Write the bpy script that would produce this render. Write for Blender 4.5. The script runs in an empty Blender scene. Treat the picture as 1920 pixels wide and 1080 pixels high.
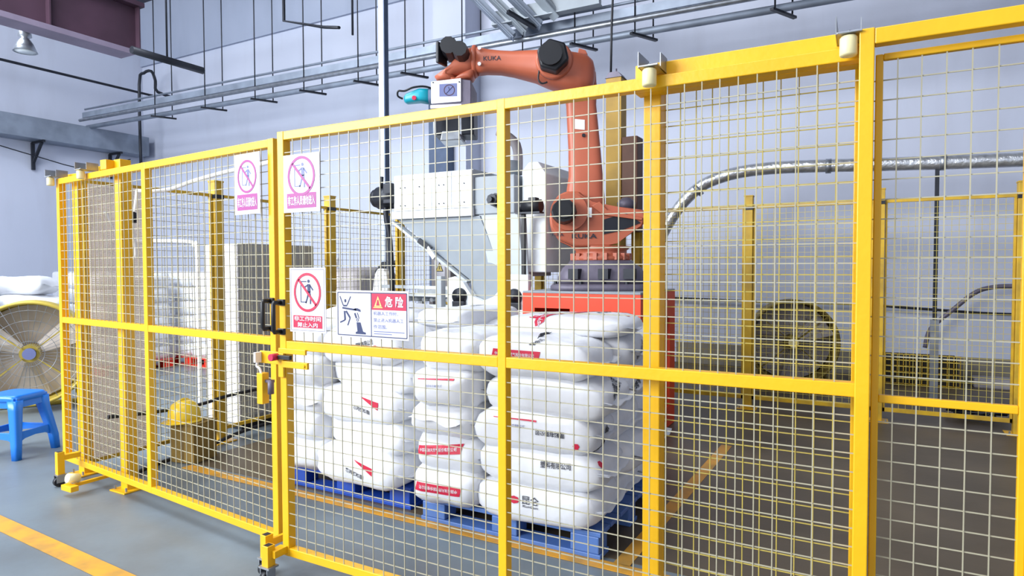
import bpy, bmesh, math, random
from mathutils import Vector, Matrix, noise
from mathutils.bvhtree import BVHTree
random.seed(7)
PI = math.pi
SC = bpy.context.scene
COL = SC.collection

# ------------------------------------------------------------------ camera
YAW, PITCH, ROLL = .5035, .0323, -.003
def make_camera():
    cy, sy = math.cos(YAW), math.sin(YAW); cp, sp = math.cos(PITCH), math.sin(PITCH); cr, sr = math.cos(ROLL), math.sin(ROLL)
    f0 = Vector((-sy, cy, 0)); r0 = Vector((cy, sy, 0)); z = Vector((0, 0, 1))
    fwd = f0*cp - z*sp; up = f0*sp + z*cp
    r = r0*cr + up*sr; u = -r0*sr + up*cr
    cam = bpy.data.cameras.new('camera'); o = bpy.data.objects.new('camera', cam); COL.objects.link(o)
    m = Matrix((r, u, -fwd)).transposed().to_4x4(); m.translation = Vector((0, -2.16, 1.51)); o.matrix_world = m
    cam.sensor_width = 36; cam.lens = 1200.8/1920*36; cam.clip_end = 100; cam.clip_start = .05
    SC.camera = o
make_camera()

# ------------------------------------------------------------------ world, lights, exposure
w = bpy.data.worlds.new('world'); SC.world = w; w.use_nodes = True
w.node_tree.nodes['Background'].inputs[0].default_value = (.80, .86, 1, 1)
w.node_tree.nodes['Background'].inputs[1].default_value = .72
def area(name, loc, target, sx, sy, power, col):
    l = bpy.data.lights.new(name, 'AREA'); l.shape = 'RECTANGLE'; l.size = sx; l.size_y = sy; l.energy = power; l.color = col
    o = bpy.data.objects.new(name, l); COL.objects.link(o); o.location = loc
    o.rotation_euler = (Vector(target)-Vector(loc)).to_track_quat('-Z', 'Y').to_euler()
area('window_light', (-8.5, -7.5, 5.0), (-3.5, 2.5, 1.2), 8, 4.5, 1500, (.92, .96, 1))
area('overhead_light', (-10.5, .5, 8.2), (-11, 4, 0), 8, 5, 1100, (.84, .91, 1))  # soft area lamp under the roof, above the far left
area('roof_fill_light', (-3.5, -1.5, 8.2), (-3.2, 2.5, 0), 9, 3, 420, (.92, .95, 1))  # overhead fill lamp, added to brighten the tank and robot
SC.view_settings.view_transform = 'Standard'; SC.view_settings.look = 'None'
SC.view_settings.gamma = 1; SC.view_settings.use_curve_mapping = False; SC.view_settings.exposure = .5

# ------------------------------------------------------------------ materials
def lin(h):
    h = h.lstrip('#'); v = [int(h[i:i+2], 16)/255 for i in (0, 2, 4)]
    return tuple((c/12.92 if c <= .04045 else ((c+.055)/1.055)**2.4) for c in v) + (1,)
MATS = {}
def mat(name, col, rough=.5, metal=0, var=.06, scale=8, bump=0, bscale=40, col2=None, spec=.5, mask=None, trans=0, alpha=1, stretch=None, coat=0):
    m = bpy.data.materials.new(name); m.use_nodes = True; nt = m.node_tree; b = nt.nodes['Principled BSDF']
    b.inputs['Roughness'].default_value = rough; b.inputs['Metallic'].default_value = metal
    b.inputs['Specular IOR Level'].default_value = spec; b.inputs['Transmission Weight'].default_value = trans; b.inputs['Alpha'].default_value = alpha
    b.inputs['Coat Weight'].default_value = coat
    c = lin(col) if isinstance(col, str) else col
    tc = nt.nodes.new('ShaderNodeTexCoord'); mp = nt.nodes.new('ShaderNodeMapping'); nt.links.new(tc.outputs['Object'], mp.inputs[0])
    if stretch: mp.inputs['Scale'].default_value = stretch
    n = nt.nodes.new('ShaderNodeTexNoise'); n.inputs['Scale'].default_value = scale; n.inputs['Detail'].default_value = 5; nt.links.new(mp.outputs[0], n.inputs['Vector'])
    r = nt.nodes.new('ShaderNodeValToRGB'); nt.links.new(n.outputs[0], r.inputs[0])
    c2 = lin(col2) if col2 else tuple(max(0, x*(1-var*2.2)) for x in c[:3]) + (1,)
    lo, hi = mask or (.35, .65)
    r.color_ramp.elements[0].position = lo; r.color_ramp.elements[1].position = hi
    r.color_ramp.elements[0].color = c2; r.color_ramp.elements[1].color = c
    nt.links.new(r.outputs[0], b.inputs['Base Color'])
    if bump:
        n2 = nt.nodes.new('ShaderNodeTexNoise'); n2.inputs['Scale'].default_value = bscale; n2.inputs['Detail'].default_value = 3; nt.links.new(mp.outputs[0], n2.inputs['Vector'])
        bp = nt.nodes.new('ShaderNodeBump'); bp.inputs['Strength'].default_value = bump; bp.inputs['Distance'].default_value = .02
        nt.links.new(n2.outputs[0], bp.inputs['Height']); nt.links.new(bp.outputs[0], b.inputs['Normal'])
    MATS[name] = m
    return m
YEL = mat('yellow_paint', '#F3B90E', .38, var=.05, scale=3, bump=.05)
YOLD = mat('worn_yellow_paint', '#D8AE20', .5, var=.16, scale=5, col2='#B08D2C')
WIRE = mat('cream_wire', '#B3AD93', .4, var=.06, scale=5)
WIREY = mat('yellow_wire', '#C9B658', .45, var=.08, scale=5)
WIREB = mat('beige_wire', '#F7ECDF', .6, var=.05)
CREAM = mat('cream_nylon', '#EFE3AE', .45, var=.04)
DARKM = mat('dark_steel', '#2B2E36', .45, .4, var=.1)
BLACK = mat('black_plastic', '#17191F', .45, var=.1)
GREYP = mat('grey_purple_cast', '#6E6878', .5, .2, var=.12, scale=6, bump=.1)
STEEL = mat('galvanised_steel', '#AEB3BA', .38, .8, var=.12, scale=10)
TRAYM = mat('grey_tray_steel', '#8F99A8', .5, .4, var=.12, scale=3)
FOIL = mat('foil_cladding', '#DADDE2', .34, .75, var=.1, scale=12, bump=.7, bscale=16)
ORANGE = mat('robot_orange', '#BC6448', .42, var=.05, scale=3, bump=.03)
REDOR = mat('pedestal_red_orange', '#EE4A26', .45, var=.06, scale=3)
MACH = mat('machine_pale_grey', '#BFC7CC', .45, var=.05, scale=3)
MACHD = mat('machine_grey', '#97A0A8', .45, var=.06, scale=3)
PANELW = mat('white_panel', '#E9F0F3', .35, var=.02)
WHITE = mat('white_plastic', '#F2F3F6', .4, var=.02)
BAG = mat('woven_white_bag', '#E9EBF0', .42, var=.04, scale=5, bump=.45, bscale=7, spec=.4)
BAGW = mat('wrapped_bag_white', '#B9B7BC', .4, var=.07, scale=4, bump=.3, bscale=10)
RED = mat('print_red', '#CF1D42', .5, var=.05)
INK = mat('print_ink', '#2B2D38', .6, var=.05)
PINK = mat('sign_faded_magenta', '#A23C88', .5, var=.03)
SRED = mat('sign_red', '#BE1A45', .45, var=.03)
SWH = mat('sign_white', '#DAD9E2', .35, var=.01)
SNAVY = mat('sign_navy', '#29345E', .45, var=.03)
SYEL = mat('sign_yellow', '#EBD37C', .45, var=.03)
SBLUE = mat('sign_grey_blue', '#6E76A4', .5, var=.03)
BLUEP = mat('stool_blue_plastic', '#1E7BE0', .32, var=.03, scale=3)
PALB = mat('pallet_blue_plastic', '#1F4FB8', .45, var=.08, scale=4)
PALB2 = mat('pallet_pale_blue_plastic', '#5B82C8', .45, var=.08, scale=4)
PALR = mat('pallet_red_plastic', '#E63422', .45, var=.06)
TEAL = mat('teal_paint', '#12A3B8', .35, var=.04)
CARD = mat('cardboard', '#8C7030', .8, var=.14, scale=6)
HAT = mat('helmet_yellow', '#F5CF35', .25, var=.03)
FANY = mat('fan_yellow', '#CBB34A', .45, var=.08, scale=5)
FANB = mat('fan_blade_grey', '#D6CCC4', .5, var=.05)
FANBB = mat('fan_cone_beige', '#CFC3B6', .6, var=.06)
MAROON = mat('maroon_girder_paint', '#4A3141', .6, var=.12, scale=2)
MAROONL = mat('girder_flange_lit', '#8A7E92', .6, var=.1, scale=2)  # girder colour lightened, light on the lower flange painted in
CABW = mat('cabinet_white', '#E4E4EC', .5, var=.03, scale=2)
CABG = mat('cabinet_grey', '#A0A2A4', .5, var=.04, scale=2)
BEIGE = mat('beige_cover', '#A8A2A4', .6, var=.08, scale=4)
POLEM = mat('pale_pole_paint', '#B9C4DC', .5, var=.04)
COLM = mat('column_slate_paint', '#4A5A75', .6, var=.06)
def film_mat():
    m = bpy.data.materials.new('stretch_film'); m.use_nodes = True; nt = m.node_tree; b = nt.nodes['Principled BSDF']
    b.inputs['Base Color'].default_value = (.85, .86, .9, 1); b.inputs['Roughness'].default_value = .25; b.inputs['Alpha'].default_value = .22
    return m
FILM = film_mat()
def wall_mat(name, a, b_, dirt):
    m = mat(name, a, .75, var=.05, scale=.35, col2=b_, bump=.06, bscale=30, mask=(.3, .7))
    nt = m.node_tree; b = nt.nodes['Principled BSDF']; ramp = [n for n in nt.nodes if n.type == 'VALTORGB'][0]
    n = nt.nodes.new('ShaderNodeTexNoise'); n.inputs['Scale'].default_value = 1.6; n.inputs['Detail'].default_value = 8
    mp = nt.nodes.new('ShaderNodeMapping'); mp.inputs['Scale'].default_value = (1, 1, .25); tc = nt.nodes.new('ShaderNodeTexCoord')
    nt.links.new(tc.outputs['Object'], mp.inputs[0]); nt.links.new(mp.outputs[0], n.inputs['Vector'])
    r = nt.nodes.new('ShaderNodeValToRGB'); r.color_ramp.elements[0].position = .5; r.color_ramp.elements[1].position = .75
    r.color_ramp.elements[0].color = (0, 0, 0, 1); r.color_ramp.elements[1].color = (.45, .45, .45, 1)
    mx = nt.nodes.new('ShaderNodeMixRGB'); mx.inputs[2].default_value = lin(dirt)
    nt.links.new(n.outputs[0], r.inputs[0]); nt.links.new(r.outputs[0], mx.inputs[0]); nt.links.new(ramp.outputs[0], mx.inputs[1]); nt.links.new(mx.outputs[0], b.inputs['Base Color'])
    return m
WALL = wall_mat('wall_bluish_white', '#C6CBDB', '#BBC1D2', '#ADB0BE')
WALLU = wall_mat('wall_shade_grey', '#A9B1C4', '#9CA5B9', '#8E96A9')  # darker wall grey that carries the shade of the upper wall
CEILM = mat('ceiling_dark', '#4C4A55', .8, var=.15, scale=1)
def floor_mat():
    m = mat('floor_grey_epoxy', '#77838B', .38, var=.1, scale=.8, col2='#667078', bump=.03, bscale=20, mask=(.3, .7))
    nt = m.node_tree; b = nt.nodes['Principled BSDF']; ramp = [n for n in nt.nodes if n.type == 'VALTORGB'][0]
    tc = nt.nodes.new('ShaderNodeTexCoord')
    # scuffs and worn brown dirt trodden into the cell floor
    n = nt.nodes.new('ShaderNodeTexNoise'); n.inputs['Scale'].default_value = 1.1; n.inputs['Detail'].default_value = 9; n.inputs['Roughness'].default_value = .62
    nt.links.new(tc.outputs['Object'], n.inputs['Vector'])
    r = nt.nodes.new('ShaderNodeValToRGB'); r.color_ramp.elements[0].position = .45; r.color_ramp.elements[1].position = .72
    r.color_ramp.elements[0].color = (0, 0, 0, 1); r.color_ramp.elements[1].color = (.55, .55, .55, 1)
    mx = nt.nodes.new('ShaderNodeMixRGB'); mx.inputs[2].default_value = lin('#55514A')
    nt.links.new(n.outputs[0], r.inputs[0]); nt.links.new(r.outputs[0], mx.inputs[0]); nt.links.new(ramp.outputs[0], mx.inputs[1])
    nt.links.new(mx.outputs[0], b.inputs['Base Color'])
    return m
FLOOR = floor_mat()
FLOORC = mat('floor_cell_brown', '#6B5D49', .45, var=.12, scale=1.2, col2='#4E4333', bump=.04, bscale=25, mask=(.3, .7))  # browner and darker than the main floor
LINE = mat('floor_line_ochre', '#D89A2E', .5, var=.12, scale=6, col2='#A8823F', mask=(.3, .55))

# ------------------------------------------------------------------ helpers
W = {}
def wm(o): return W.get(o.name, Matrix()) if o else Matrix()
class MB:
    """collects primitives in world (or parent-local) coordinates"""
    def __init__(s): s.bm = bmesh.new(); s.m = 0; s.T = Matrix()
    def v(s, p): return s.bm.verts.new(s.T @ Vector(p))
    def f(s, vs, sm=False):
        try: f = s.bm.faces.new(vs)
        except ValueError: return
        f.material_index = s.m; f.smooth = sm
    def box(s, a, b, bev=0):
        x0, y0, z0 = [min(p, q) for p, q in zip(a, b)]; x1, y1, z1 = [max(p, q) for p, q in zip(a, b)]
        v = [s.v(p) for p in ((x0,y0,z0),(x1,y0,z0),(x1,y1,z0),(x0,y1,z0),(x0,y0,z1),(x1,y0,z1),(x1,y1,z1),(x0,y1,z1))]
        fs = []
        for q in ((0,3,2,1),(4,5,6,7),(0,1,5,4),(1,2,6,5),(2,3,7,6),(3,0,4,7)):
            f = s.bm.faces.new([v[i] for i in q]); f.material_index = s.m; fs.append(f)
        if bev:
            es = list({e for f in fs for e in f.edges})
            r = bmesh.ops.bevel(s.bm, geom=es, offset=bev, segments=2, profile=.5, affect='EDGES')
            for f in r['faces']: f.material_index = s.m
        return s
    def frame(s, a, b):
        d = (Vector(b)-Vector(a)); L = d.length or 1e-6; d = d/L
        up = Vector((0,0,1)) if abs(d.z) < .95 else Vector((0,1,0))
        x = d.cross(up).normalized(); y = x.cross(d); return d, x, y
    def bar(s, a, b, wx, wy=None):
        wy = wy or wx; d, x, y = s.frame(a, b); A, B = Vector(a), Vector(b)
        r = [[s.v(P + x*sx*wx/2 + y*sy*wy/2) for sx, sy in ((-1,-1),(1,-1),(1,1),(-1,1))] for P in (A, B)]
        for i in range(4): s.f([r[0][i], r[0][(i+1)%4], r[1][(i+1)%4], r[1][i]])
        s.f(r[0][::-1]); s.f(r[1]); return s
    def cyl(s, a, b, r0, r1=None, n=16, sm=True):
        r1 = r0 if r1 is None else r1; d, x, y = s.frame(a, b)
        R = [[s.v(Vector(P) + (x*math.cos(2*PI*i/n)+y*math.sin(2*PI*i/n))*r) for i in range(n)] for P, r in ((a, r0), (b, r1))]
        for i in range(n): s.f([R[0][i], R[0][(i+1)%n], R[1][(i+1)%n], R[1][i]], sm)
        s.f(R[0][::-1]); s.f(R[1]); return s
    def tube(s, pts, r, n=8, smooth=True, sub=1):
        P = [Vector(p) for p in pts]
        if sub > 1:
            Q = []
            for i in range(len(P)-1):
                p0, p1, p2, p3 = P[max(i-1,0)], P[i], P[i+1], P[min(i+2,len(P)-1)]
                for k in range(sub):
                    t = k/sub
                    Q.append(.5*((2*p1)+(p2-p0)*t+(2*p0-5*p1+4*p2-p3)*t*t+(-p0+3*p1-3*p2+p3)*t**3))
            P = Q+[P[-1]]
        rings = []; x = None
        for i, p in enumerate(P):
            d = (P[min(i+1,len(P)-1)]-P[max(i-1,0)]).normalized()
            if x is None: x = d.orthogonal().normalized()
            x = (x-d*x.dot(d)).normalized(); y = d.cross(x)
            rr = r(i/(len(P)-1)) if callable(r) else r
            rings.append([s.v(p+(x*math.cos(2*PI*k/n)+y*math.sin(2*PI*k/n))*rr) for k in range(n)])
        for a, b in zip(rings, rings[1:]):
            for k in range(n): s.f([a[k], a[(k+1)%n], b[(k+1)%n], b[k]], smooth)
        s.f(rings[0][::-1]); s.f(rings[-1]); return s
    def prism(s, pts, ax, ay, az, org, d0, d1, bev=0):
        """2D outline pts in plane (ax, ay) at org, extruded along az from d0 to d1"""
        ax, ay, az, org = Vector(ax), Vector(ay), Vector(az), Vector(org)
        R = [[s.v(org+ax*p[0]+ay*p[1]+az*d) for p in pts] for d in (d0, d1)]
        n = len(pts); nf = len(s.bm.faces)
        for i in range(n): s.f([R[0][i], R[0][(i+1)%n], R[1][(i+1)%n], R[1][i]])
        s.f(R[0][::-1]); s.f(R[1])
        if bev:
            s.bm.faces.ensure_lookup_table(); fs = s.bm.faces[nf:]
            es = list({e for v in R[0]+R[1] for e in v.link_edges if all(f in fs for f in e.link_faces)})
            r = bmesh.ops.bevel(s.bm, geom=es, offset=bev, segments=2, profile=.5, affect='EDGES')
            for f in r['faces']: f.material_index = s.m; f.smooth = True
        return s
    def loft(s, secs, n=20, p=2.6):
        """secs: (center, xvec, yvec, hx, hy) superellipse rings"""
        rings = []
        for sec in secs:
            c, x, y, hx, hy = sec[:5]; c, x, y = Vector(c), Vector(x), Vector(y); q = sec[5] if len(sec) > 5 else p
            ring = []
            for k in range(n):
                a = 2*PI*(k+.5)/n; ca, sa = math.cos(a), math.sin(a)
                ring.append(s.v(c+x*hx*math.copysign(abs(ca)**(2/q), ca)+y*hy*math.copysign(abs(sa)**(2/q), sa)))
            rings.append(ring)
        for a, b in zip(rings, rings[1:]):
            for k in range(n): s.f([a[k], a[(k+1)%n], b[(k+1)%n], b[k]], True)
        s.f(rings[0][::-1]); s.f(rings[-1]); return s
    def lathe(s, prof, c, axis=(0,0,1), n=24):
        c = Vector(c); d = Vector(axis).normalized(); x = d.orthogonal().normalized(); y = d.cross(x); rings = []
        for r, h in prof: rings.append([s.v(c+d*h+(x*math.cos(2*PI*k/n)+y*math.sin(2*PI*k/n))*max(r,1e-4)) for k in range(n)])
        for a, b in zip(rings, rings[1:]):
            for k in range(n): s.f([a[k], a[(k+1)%n], b[(k+1)%n], b[k]], True)
        s.f(rings[0][::-1]); s.f(rings[-1]); return s
    def done(s, name, mats, parent=None, local=False, base=None, label=None, recalc=True):
        me = bpy.data.meshes.new(name)
        if not local and parent is not None: s.bm.transform(wm(parent).inverted())
        loc = Vector((0,0,0))
        if base is not None: loc = Vector(base); s.bm.transform(Matrix.Translation(-loc))
        if recalc: bmesh.ops.recalc_face_normals(s.bm, faces=s.bm.faces)
        s.bm.to_mesh(me); s.bm.free()
        for m in (mats if isinstance(mats, (list, tuple)) else [mats]): me.materials.append(m)
        o = bpy.data.objects.new(name, me); COL.objects.link(o)
        o.location = loc
        if parent is not None: o.parent = parent; W[o.name] = wm(parent)
        else: W[o.name] = Matrix.Translation(loc)
        if label: o['label'] = label
        return o
def thing(name, label, cat, loc=(0,0,0), rotz=0, group=None):
    o = bpy.data.objects.new(name, None); COL.objects.link(o); o.empty_display_size = .1
    o.location = loc; o.rotation_euler = (0,0,rotz); W[o.name] = Matrix.Translation(Vector(loc)) @ Matrix.Rotation(rotz, 4, 'Z')
    return tag(o, label, cat, group)
def tag(o, label, cat, group=None):
    o['label'] = label; o['category'] = cat
    if group: o['group'] = group
    return o
def struct(o): o['kind'] = 'structure'; return o
def stuff(o): o['kind'] = 'stuff'; return o

TXT = {}
def text_bm(txt, size=1, bold=0, align='CENTER'):
    """glyph outlines from Blender's built-in font, as 2D triangles centred at the origin"""
    k = (txt, bold)
    if k not in TXT:
        c = bpy.data.curves.new('lettering', 'FONT'); c.body = txt; c.offset = bold; c.resolution_u = 2; c.fill_mode = 'BOTH'
        c.align_x = 'CENTER'; c.align_y = 'CENTER'; c.space_line = 1.05
        o = bpy.data.objects.new('lettering', c); COL.objects.link(o)
        dg = bpy.context.evaluated_depsgraph_get(); me = bpy.data.meshes.new_from_object(o.evaluated_get(dg))
        me.calc_loop_triangles()
        vs = [v.co.copy() for v in me.vertices]; fs = [tuple(t.vertices) for t in me.loop_triangles]
        xs = [v.x for v in vs]; ys = [v.y for v in vs]; cx, cy_ = (min(xs)+max(xs))/2, (min(ys)+max(ys))/2
        TXT[k] = ([(v.x-cx, v.y-cy_) for v in vs], fs, max(xs)-min(xs), max(ys)-min(ys))
        bpy.data.objects.remove(o); bpy.data.meshes.remove(me)
    return TXT[k]
def flat_text(txt, c, w, h, ax, ay, nrm, m, parent, bold=.0, name='lettering', local=False):
    vs, fs, tw, th = text_bm(txt, 1, bold); ax, ay, c = Vector(ax), Vector(ay), Vector(c)
    b = MB(); vv = [b.v(c+ax*(p[0]/tw*w)+ay*(p[1]/th*h)) for p in vs]
    for f in fs: b.f([vv[i] for i in f])
    return b.done(name, m, parent, local=local, recalc=False)

# ------------------------------------------------------------------ the setting
XL, YB, ZC = -16.6, 8.0, 8.35
b = MB(); b.box((XL-.3, -9, -.2), (7, YB+.3, 0)); struct(b.done('floor', FLOOR))
b = MB(); b.box((XL-.3, -9, -.2), (XL, YB, ZC)); struct(b.done('wall_left', WALL))
b = MB(); b.box((XL-.3, YB, -.2), (7, YB+.3, 6.75)); struct(b.done('wall_back', WALL))
b = MB(); b.box((XL, YB-.06, 6.75), (7, YB+.3, ZC)); struct(b.done('upper_wall_shade', WALLU))  # top of the back wall, its shade put into the colour
b = MB(); b.box((7, -3, -.2), (7.3, YB+.3, ZC)); struct(b.done('shade_wall_right', WALLU))  # unseen wall, added to close off and darken the right side
b = MB(); b.box((XL-.3, -9, ZC), (7.3, YB+.3, ZC+.2)); struct(b.done('ceiling', CEILM))
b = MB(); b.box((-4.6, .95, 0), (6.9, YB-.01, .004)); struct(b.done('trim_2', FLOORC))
b = MB(); b.box((-2.6, YB-.05, 0), (7, YB, .32)); struct(b.done('baseboard_back', mat('baseboard_dull', '#8B8478', .7, var=.1, scale=2)))
# painted floor lines
for nm, p, q, wd in (('trim_3', (-9, -.16), (-1.5, -.46), .105), ('trim_4', (-4.5, .87), (3, .85), .085), ('trim_5', (-1.06, .9), (-1.0, 3.4), .085)):
    b = MB(); b.bar((p[0], p[1], .004), (q[0], q[1], .004), wd, .004); struct(b.done(nm, LINE))
# pilaster on the back wall
b = MB(); b.box((-6.95, YB-.5, 0), (-6.25, YB, ZC)); struct(b.done('trim_6', WALL))

# ------------------------------------------------------------------ wire mesh and fence builders
def wires(x0, x1, z0, z1, y=0, pitch=.058, r=.0017, ax=(1,0,0), org=(0,0,0), hz=True):
    """welded wire grid in the plane spanned by ax and z; returns an MB"""
    b = MB(); ax = Vector(ax); org = Vector(org); nrm = Vector((-ax.y, ax.x, 0)); n = max(1, round((x1-x0)/pitch)); st = (x1-x0)/n
    P = lambda x, z, o=0: org+ax*x+nrm*(y+o)+Vector((0,0,z))
    for i in range(1, n): b.bar(P(x0+i*st, z0), P(x0+i*st, z1), r*2)
    m = max(1, round((z1-z0)/.0585)); sz = (z1-z0)/m
    for i in range(1, m): b.bar(P(x0, z0+i*sz, r*1.6), P(x1, z0+i*sz, r*1.6), r*2)
    return b
def tubebox(x0, x1, y0, y1, z0, z1, name, parent, m=None, bev=.003, local=True, label=None):
    b = MB(); b.box((x0, y0, z0), (x1, y1, z1), bev); return b.done(name, m or YEL, parent, local=local, label=label)

# ---- sliding gate B (parallel to X, front face y = 0)
ZB, ZM, ZT = .15, 1.16, 2.16
gB = thing('sliding_gate', 'wide yellow mesh sliding gate carrying the wide danger sign', 'gate', (-2.455, 0, 0))
ox = -2.455
def L(x): return x-ox
for x0, wd in ((-2.472, .042), (-1.256, .037), (-.022, .036)):
    tubebox(L(x0), L(x0)+wd, 0, .045, ZB-.04, ZT, 'stile', gB)
tubebox(L(-2.43), L(-.02), .001, .044, ZT-.042, ZT-.001, 'top_rail', gB)
for xa, xb in ((-2.43, -1.256), (-1.219, -.02)): tubebox(L(xa), L(xb), .001, .044, ZM-.042, ZM, 'middle_rail', gB)
tubebox(L(-2.43), L(-.02), .001, .044, ZB-.04, ZB, 'bottom_rail', gB)
for xa, xb, m_ in ((-2.43, -1.256, WIRE), (-1.219, -.02, WIRE)):
    for za, zb in ((ZB, ZM-.042), (ZM, ZT-.042)):
        stuff(wires(L(xa), L(xb), za, zb, .004).done('wire_mesh', m_, gB, local=True))
# casters on stub legs
def caster(parent, x, y, ztop, arm=None):
    b = MB(); b.box((x-.022, y-.022, .085), (x+.022, y+.022, ztop), .002)
    b.m = 1; b.box((x-.016, y-.016, ztop-.001), (x+.016, y+.016, ztop+.001)); b.m = 0
    if arm: b.box((min(x, arm[0])-.0, min(y, arm[1]), ztop-.06), (max(x, arm[0])+.02, max(y, arm[1]), ztop-.025), .002)
    leg = b.done('caster_leg', [YEL, DARKM], parent, local=True)
    b = MB(); b.box((x-.035, y-.03, .078), (x+.035, y+.03, .086)); b.box((x-.024, y-.03, .03), (x-.02, y+.02, .08)); b.box((x+.02, y-.03, .03), (x+.024, y+.02, .08))
    b.done('caster_fork', STEEL, leg, local=True)
    b = MB(); b.cyl((x-.016, y-.008, .034), (x+.016, y-.008, .034), .034, n=20); b.done('caster_wheel', BLACK, leg, local=True)
caster(gB, L(-2.485), -.075, .185, (L(-2.46), .0))
# handle pair, lock
# interlock
lk = MB()
lk.box((L(-2.60), -.012, 1.045), (L(-2.47), .0, 1.105), .002); lk.box((L(-2.47), -.012, 1.10), (L(-2.29), -.0, 1.125), .002)
lk.box((L(-2.47), -.014, .985), (L(-2.435), -.001, 1.10), .002)
lk.done('lock_plate', YEL, gB, local=True, label='yellow interlock plate')
b = MB(); b.cyl((L(-2.475), -.055, 1.083), (L(-2.475), -.012, 1.083), .017, n=14); lk2 = b.done('lock_knob', SRED, gB, local=True, label='red lock knob')
b = MB(); b.box((L(-2.455), -.03, 1.074), (L(-2.375), -.013, 1.094), .002); b.done('lock_bolt', BLACK, gB, local=True)
b = MB(); b.box((L(-2.44), -.02, 1.035), (L(-2.27), -.006, 1.066), .002); b.cyl((L(-2.29), -.026, 1.05), (L(-2.29), -.018, 1.05), .008, n=10); b.done('lock_bar', YEL, gB, local=True)
b = MB(); b.box((L(-2.60), -.05, 1.05), (L(-2.585), -.013, 1.10), .002); b.tube([(L(-2.595), -.03, 1.05), (L(-2.60), -.03, 1.03), (L(-2.58), -.03, 1.02), (L(-2.565), -.03, .985)], .006, n=6, sub=4); b.done('lock_connector', WHITE, gB, local=True, label='white plastic connector')
b = MB(); b.box((L(-2.585), -.045, .85), (L(-2.545), -.005, 1.0), .002); b.done('latch_tube', YEL, gB, local=True)
b = MB(); b.cyl((L(-2.515), -.02, .90), (L(-2.515), -.02, .965), .015, n=12); b.box((L(-2.545), -.03, .955), (L(-2.505), -.005, .968)); b.done('latch_pin', GREYP, gB, local=True, label='grey latch pin')
def pull(parent, x, s):
    b = MB()
    b.tube([(x+s*.01, -.005, 1.345), (x, -.05, 1.345), (x, -.055, 1.335), (x, -.055, 1.215), (x, -.05, 1.205), (x+s*.01, -.005, 1.205)], .011, n=10)
    b.box((x+s*.01-.022, -.014, 1.33), (x+s*.01+.022, 0, 1.36), .003); b.box((x+s*.01-.022, -.014, 1.19), (x+s*.01+.022, 0, 1.22), .003)
    b.done('pull_handle', BLACK, parent, local=True, label='black pull handle')
pull(gB, L(-2.45), 0)

# ---- sliding gate A, turned slightly away
aA = .0943; A0 = Vector((-2.645, .091, 0)); KA = 1.0
gA = thing('sliding_gate', 'narrower yellow mesh gate on the left, its far end on a caster', 'gate', A0, -aA)
for x0, wd in ((-2.500, .045), (-1.275, .045), (.0, .045)):
    tubebox(x0, x0+wd, 0, .045, ZB-.04, ZT, 'stile', gA)
tubebox(-2.455, 0, .001, .044, ZT-.042, ZT-.001, 'top_rail', gA)
for xa, xb in ((-2.455, -1.275), (-1.23, 0)): tubebox(xa, xb, .001, .044, ZM-.042, ZM, 'middle_rail', gA)
tubebox(-2.455, 0, .001, .044, ZB-.04, ZB, 'bottom_rail', gA)
for xa, xb in ((-2.455, -1.275), (-1.23, 0)):
    for za, zb in ((ZB, ZM-.042), (ZM, ZT-.042)):
        stuff(wires(xa, xb, za, zb, .004).done('wire_mesh', WIRE, gA, local=True))
caster(gA, -2.23, -.12, .24, (-2.25, .0))
caster(gA, -.03+.12, -.10, .20, (.09, .0))
pull(gA, .02, 0)

# ---- posts
def post(x, y, h, label, wd=.06, cap=False, m=None, base=True, group=None):
    t = thing('fence_post', label, 'post', (x, y, 0), 0, group); m = m or YEL
    b = MB(); b.box((-wd/2, -wd/2, .008), (wd/2, wd/2, h), .004); b.done('shaft', m, t, local=True)
    if cap:
        b = MB(); b.box((-wd/2-.004, -wd/2-.004, h-.005), (wd/2+.004, wd/2+.004, h+.01), .003)
        b.done('cap', m, t, local=True)
        b = MB(); b.box((-wd/2-.003, -wd/2-.003, h-.145), (wd/2+.003, wd/2+.003, h-.11), .001); b.done('rail_clamp', DARKM, t, local=True, label='dark rail clamp band')
    if base:
        b = MB(); b.box((-wd*1.15, -wd*1.15, 0), (wd*1.15, wd*1.15, .01), .002); b.done('base_plate', YEL, t, local=True)
        for sx in (-1, 1):
            b = MB(); b.cyl((sx*wd*.85, -wd*.8, .008), (sx*wd*.85, -wd*.8, .035), .007, n=6, sm=False); b.done('anchor_bolt', STEEL, t, local=True)
    return t
def roller(parent, x, y, z, ydir=1):
    """nylon guide roller hanging from a bent bracket in front of the gate's top rail (parent-local)"""
    b = MB(); b.box((x-.03, y-.025, z+.032), (x+.035, y+.16, z+.037), .001); b.box((x-.034, y-.02, z+.032), (x-.031, y+.10, z+.085)); b.box((x+.03, y+.02, z+.032), (x+.033, y+.10, z+.085))
    b.cyl((x, y, z+.03), (x, y, z+.045), .006, n=8)
    br = b.done('roller_bracket', STEEL, parent, local=True, label='bent steel roller bracket')
    b = MB(); b.lathe([(.012, -.03), (.022, -.028), (.024, -.024), (.024, .022), (.02, .028), (.01, .03)], (x, y, z), n=20); b.done('guide_roller', CREAM, br, local=True, label='cream nylon guide roller')
pG = post(-4.39, .375, 2.24, 'tall yellow post behind the left gate, its base plate bolted under the gate rail', .075)
b = MB(); b.box((-.10, -.09, 2.17), (-.03, .03, 2.235), .003); b.done('roller_box', [YEL, DARKM], pG, local=True)
roller(pG, -.27, -.125, 2.145)
b = MB(); b.box((-.30, -.02, 2.182), (-.035, .03, 2.215), .003); b.done('bracket_arm', YEL, pG, local=True)
pL = post(-5.02, .43, 2.16, 'yellow corner post just inside the far left end of the gate', .075)
roller(pL, -.11, -.14, 2.135)
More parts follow.
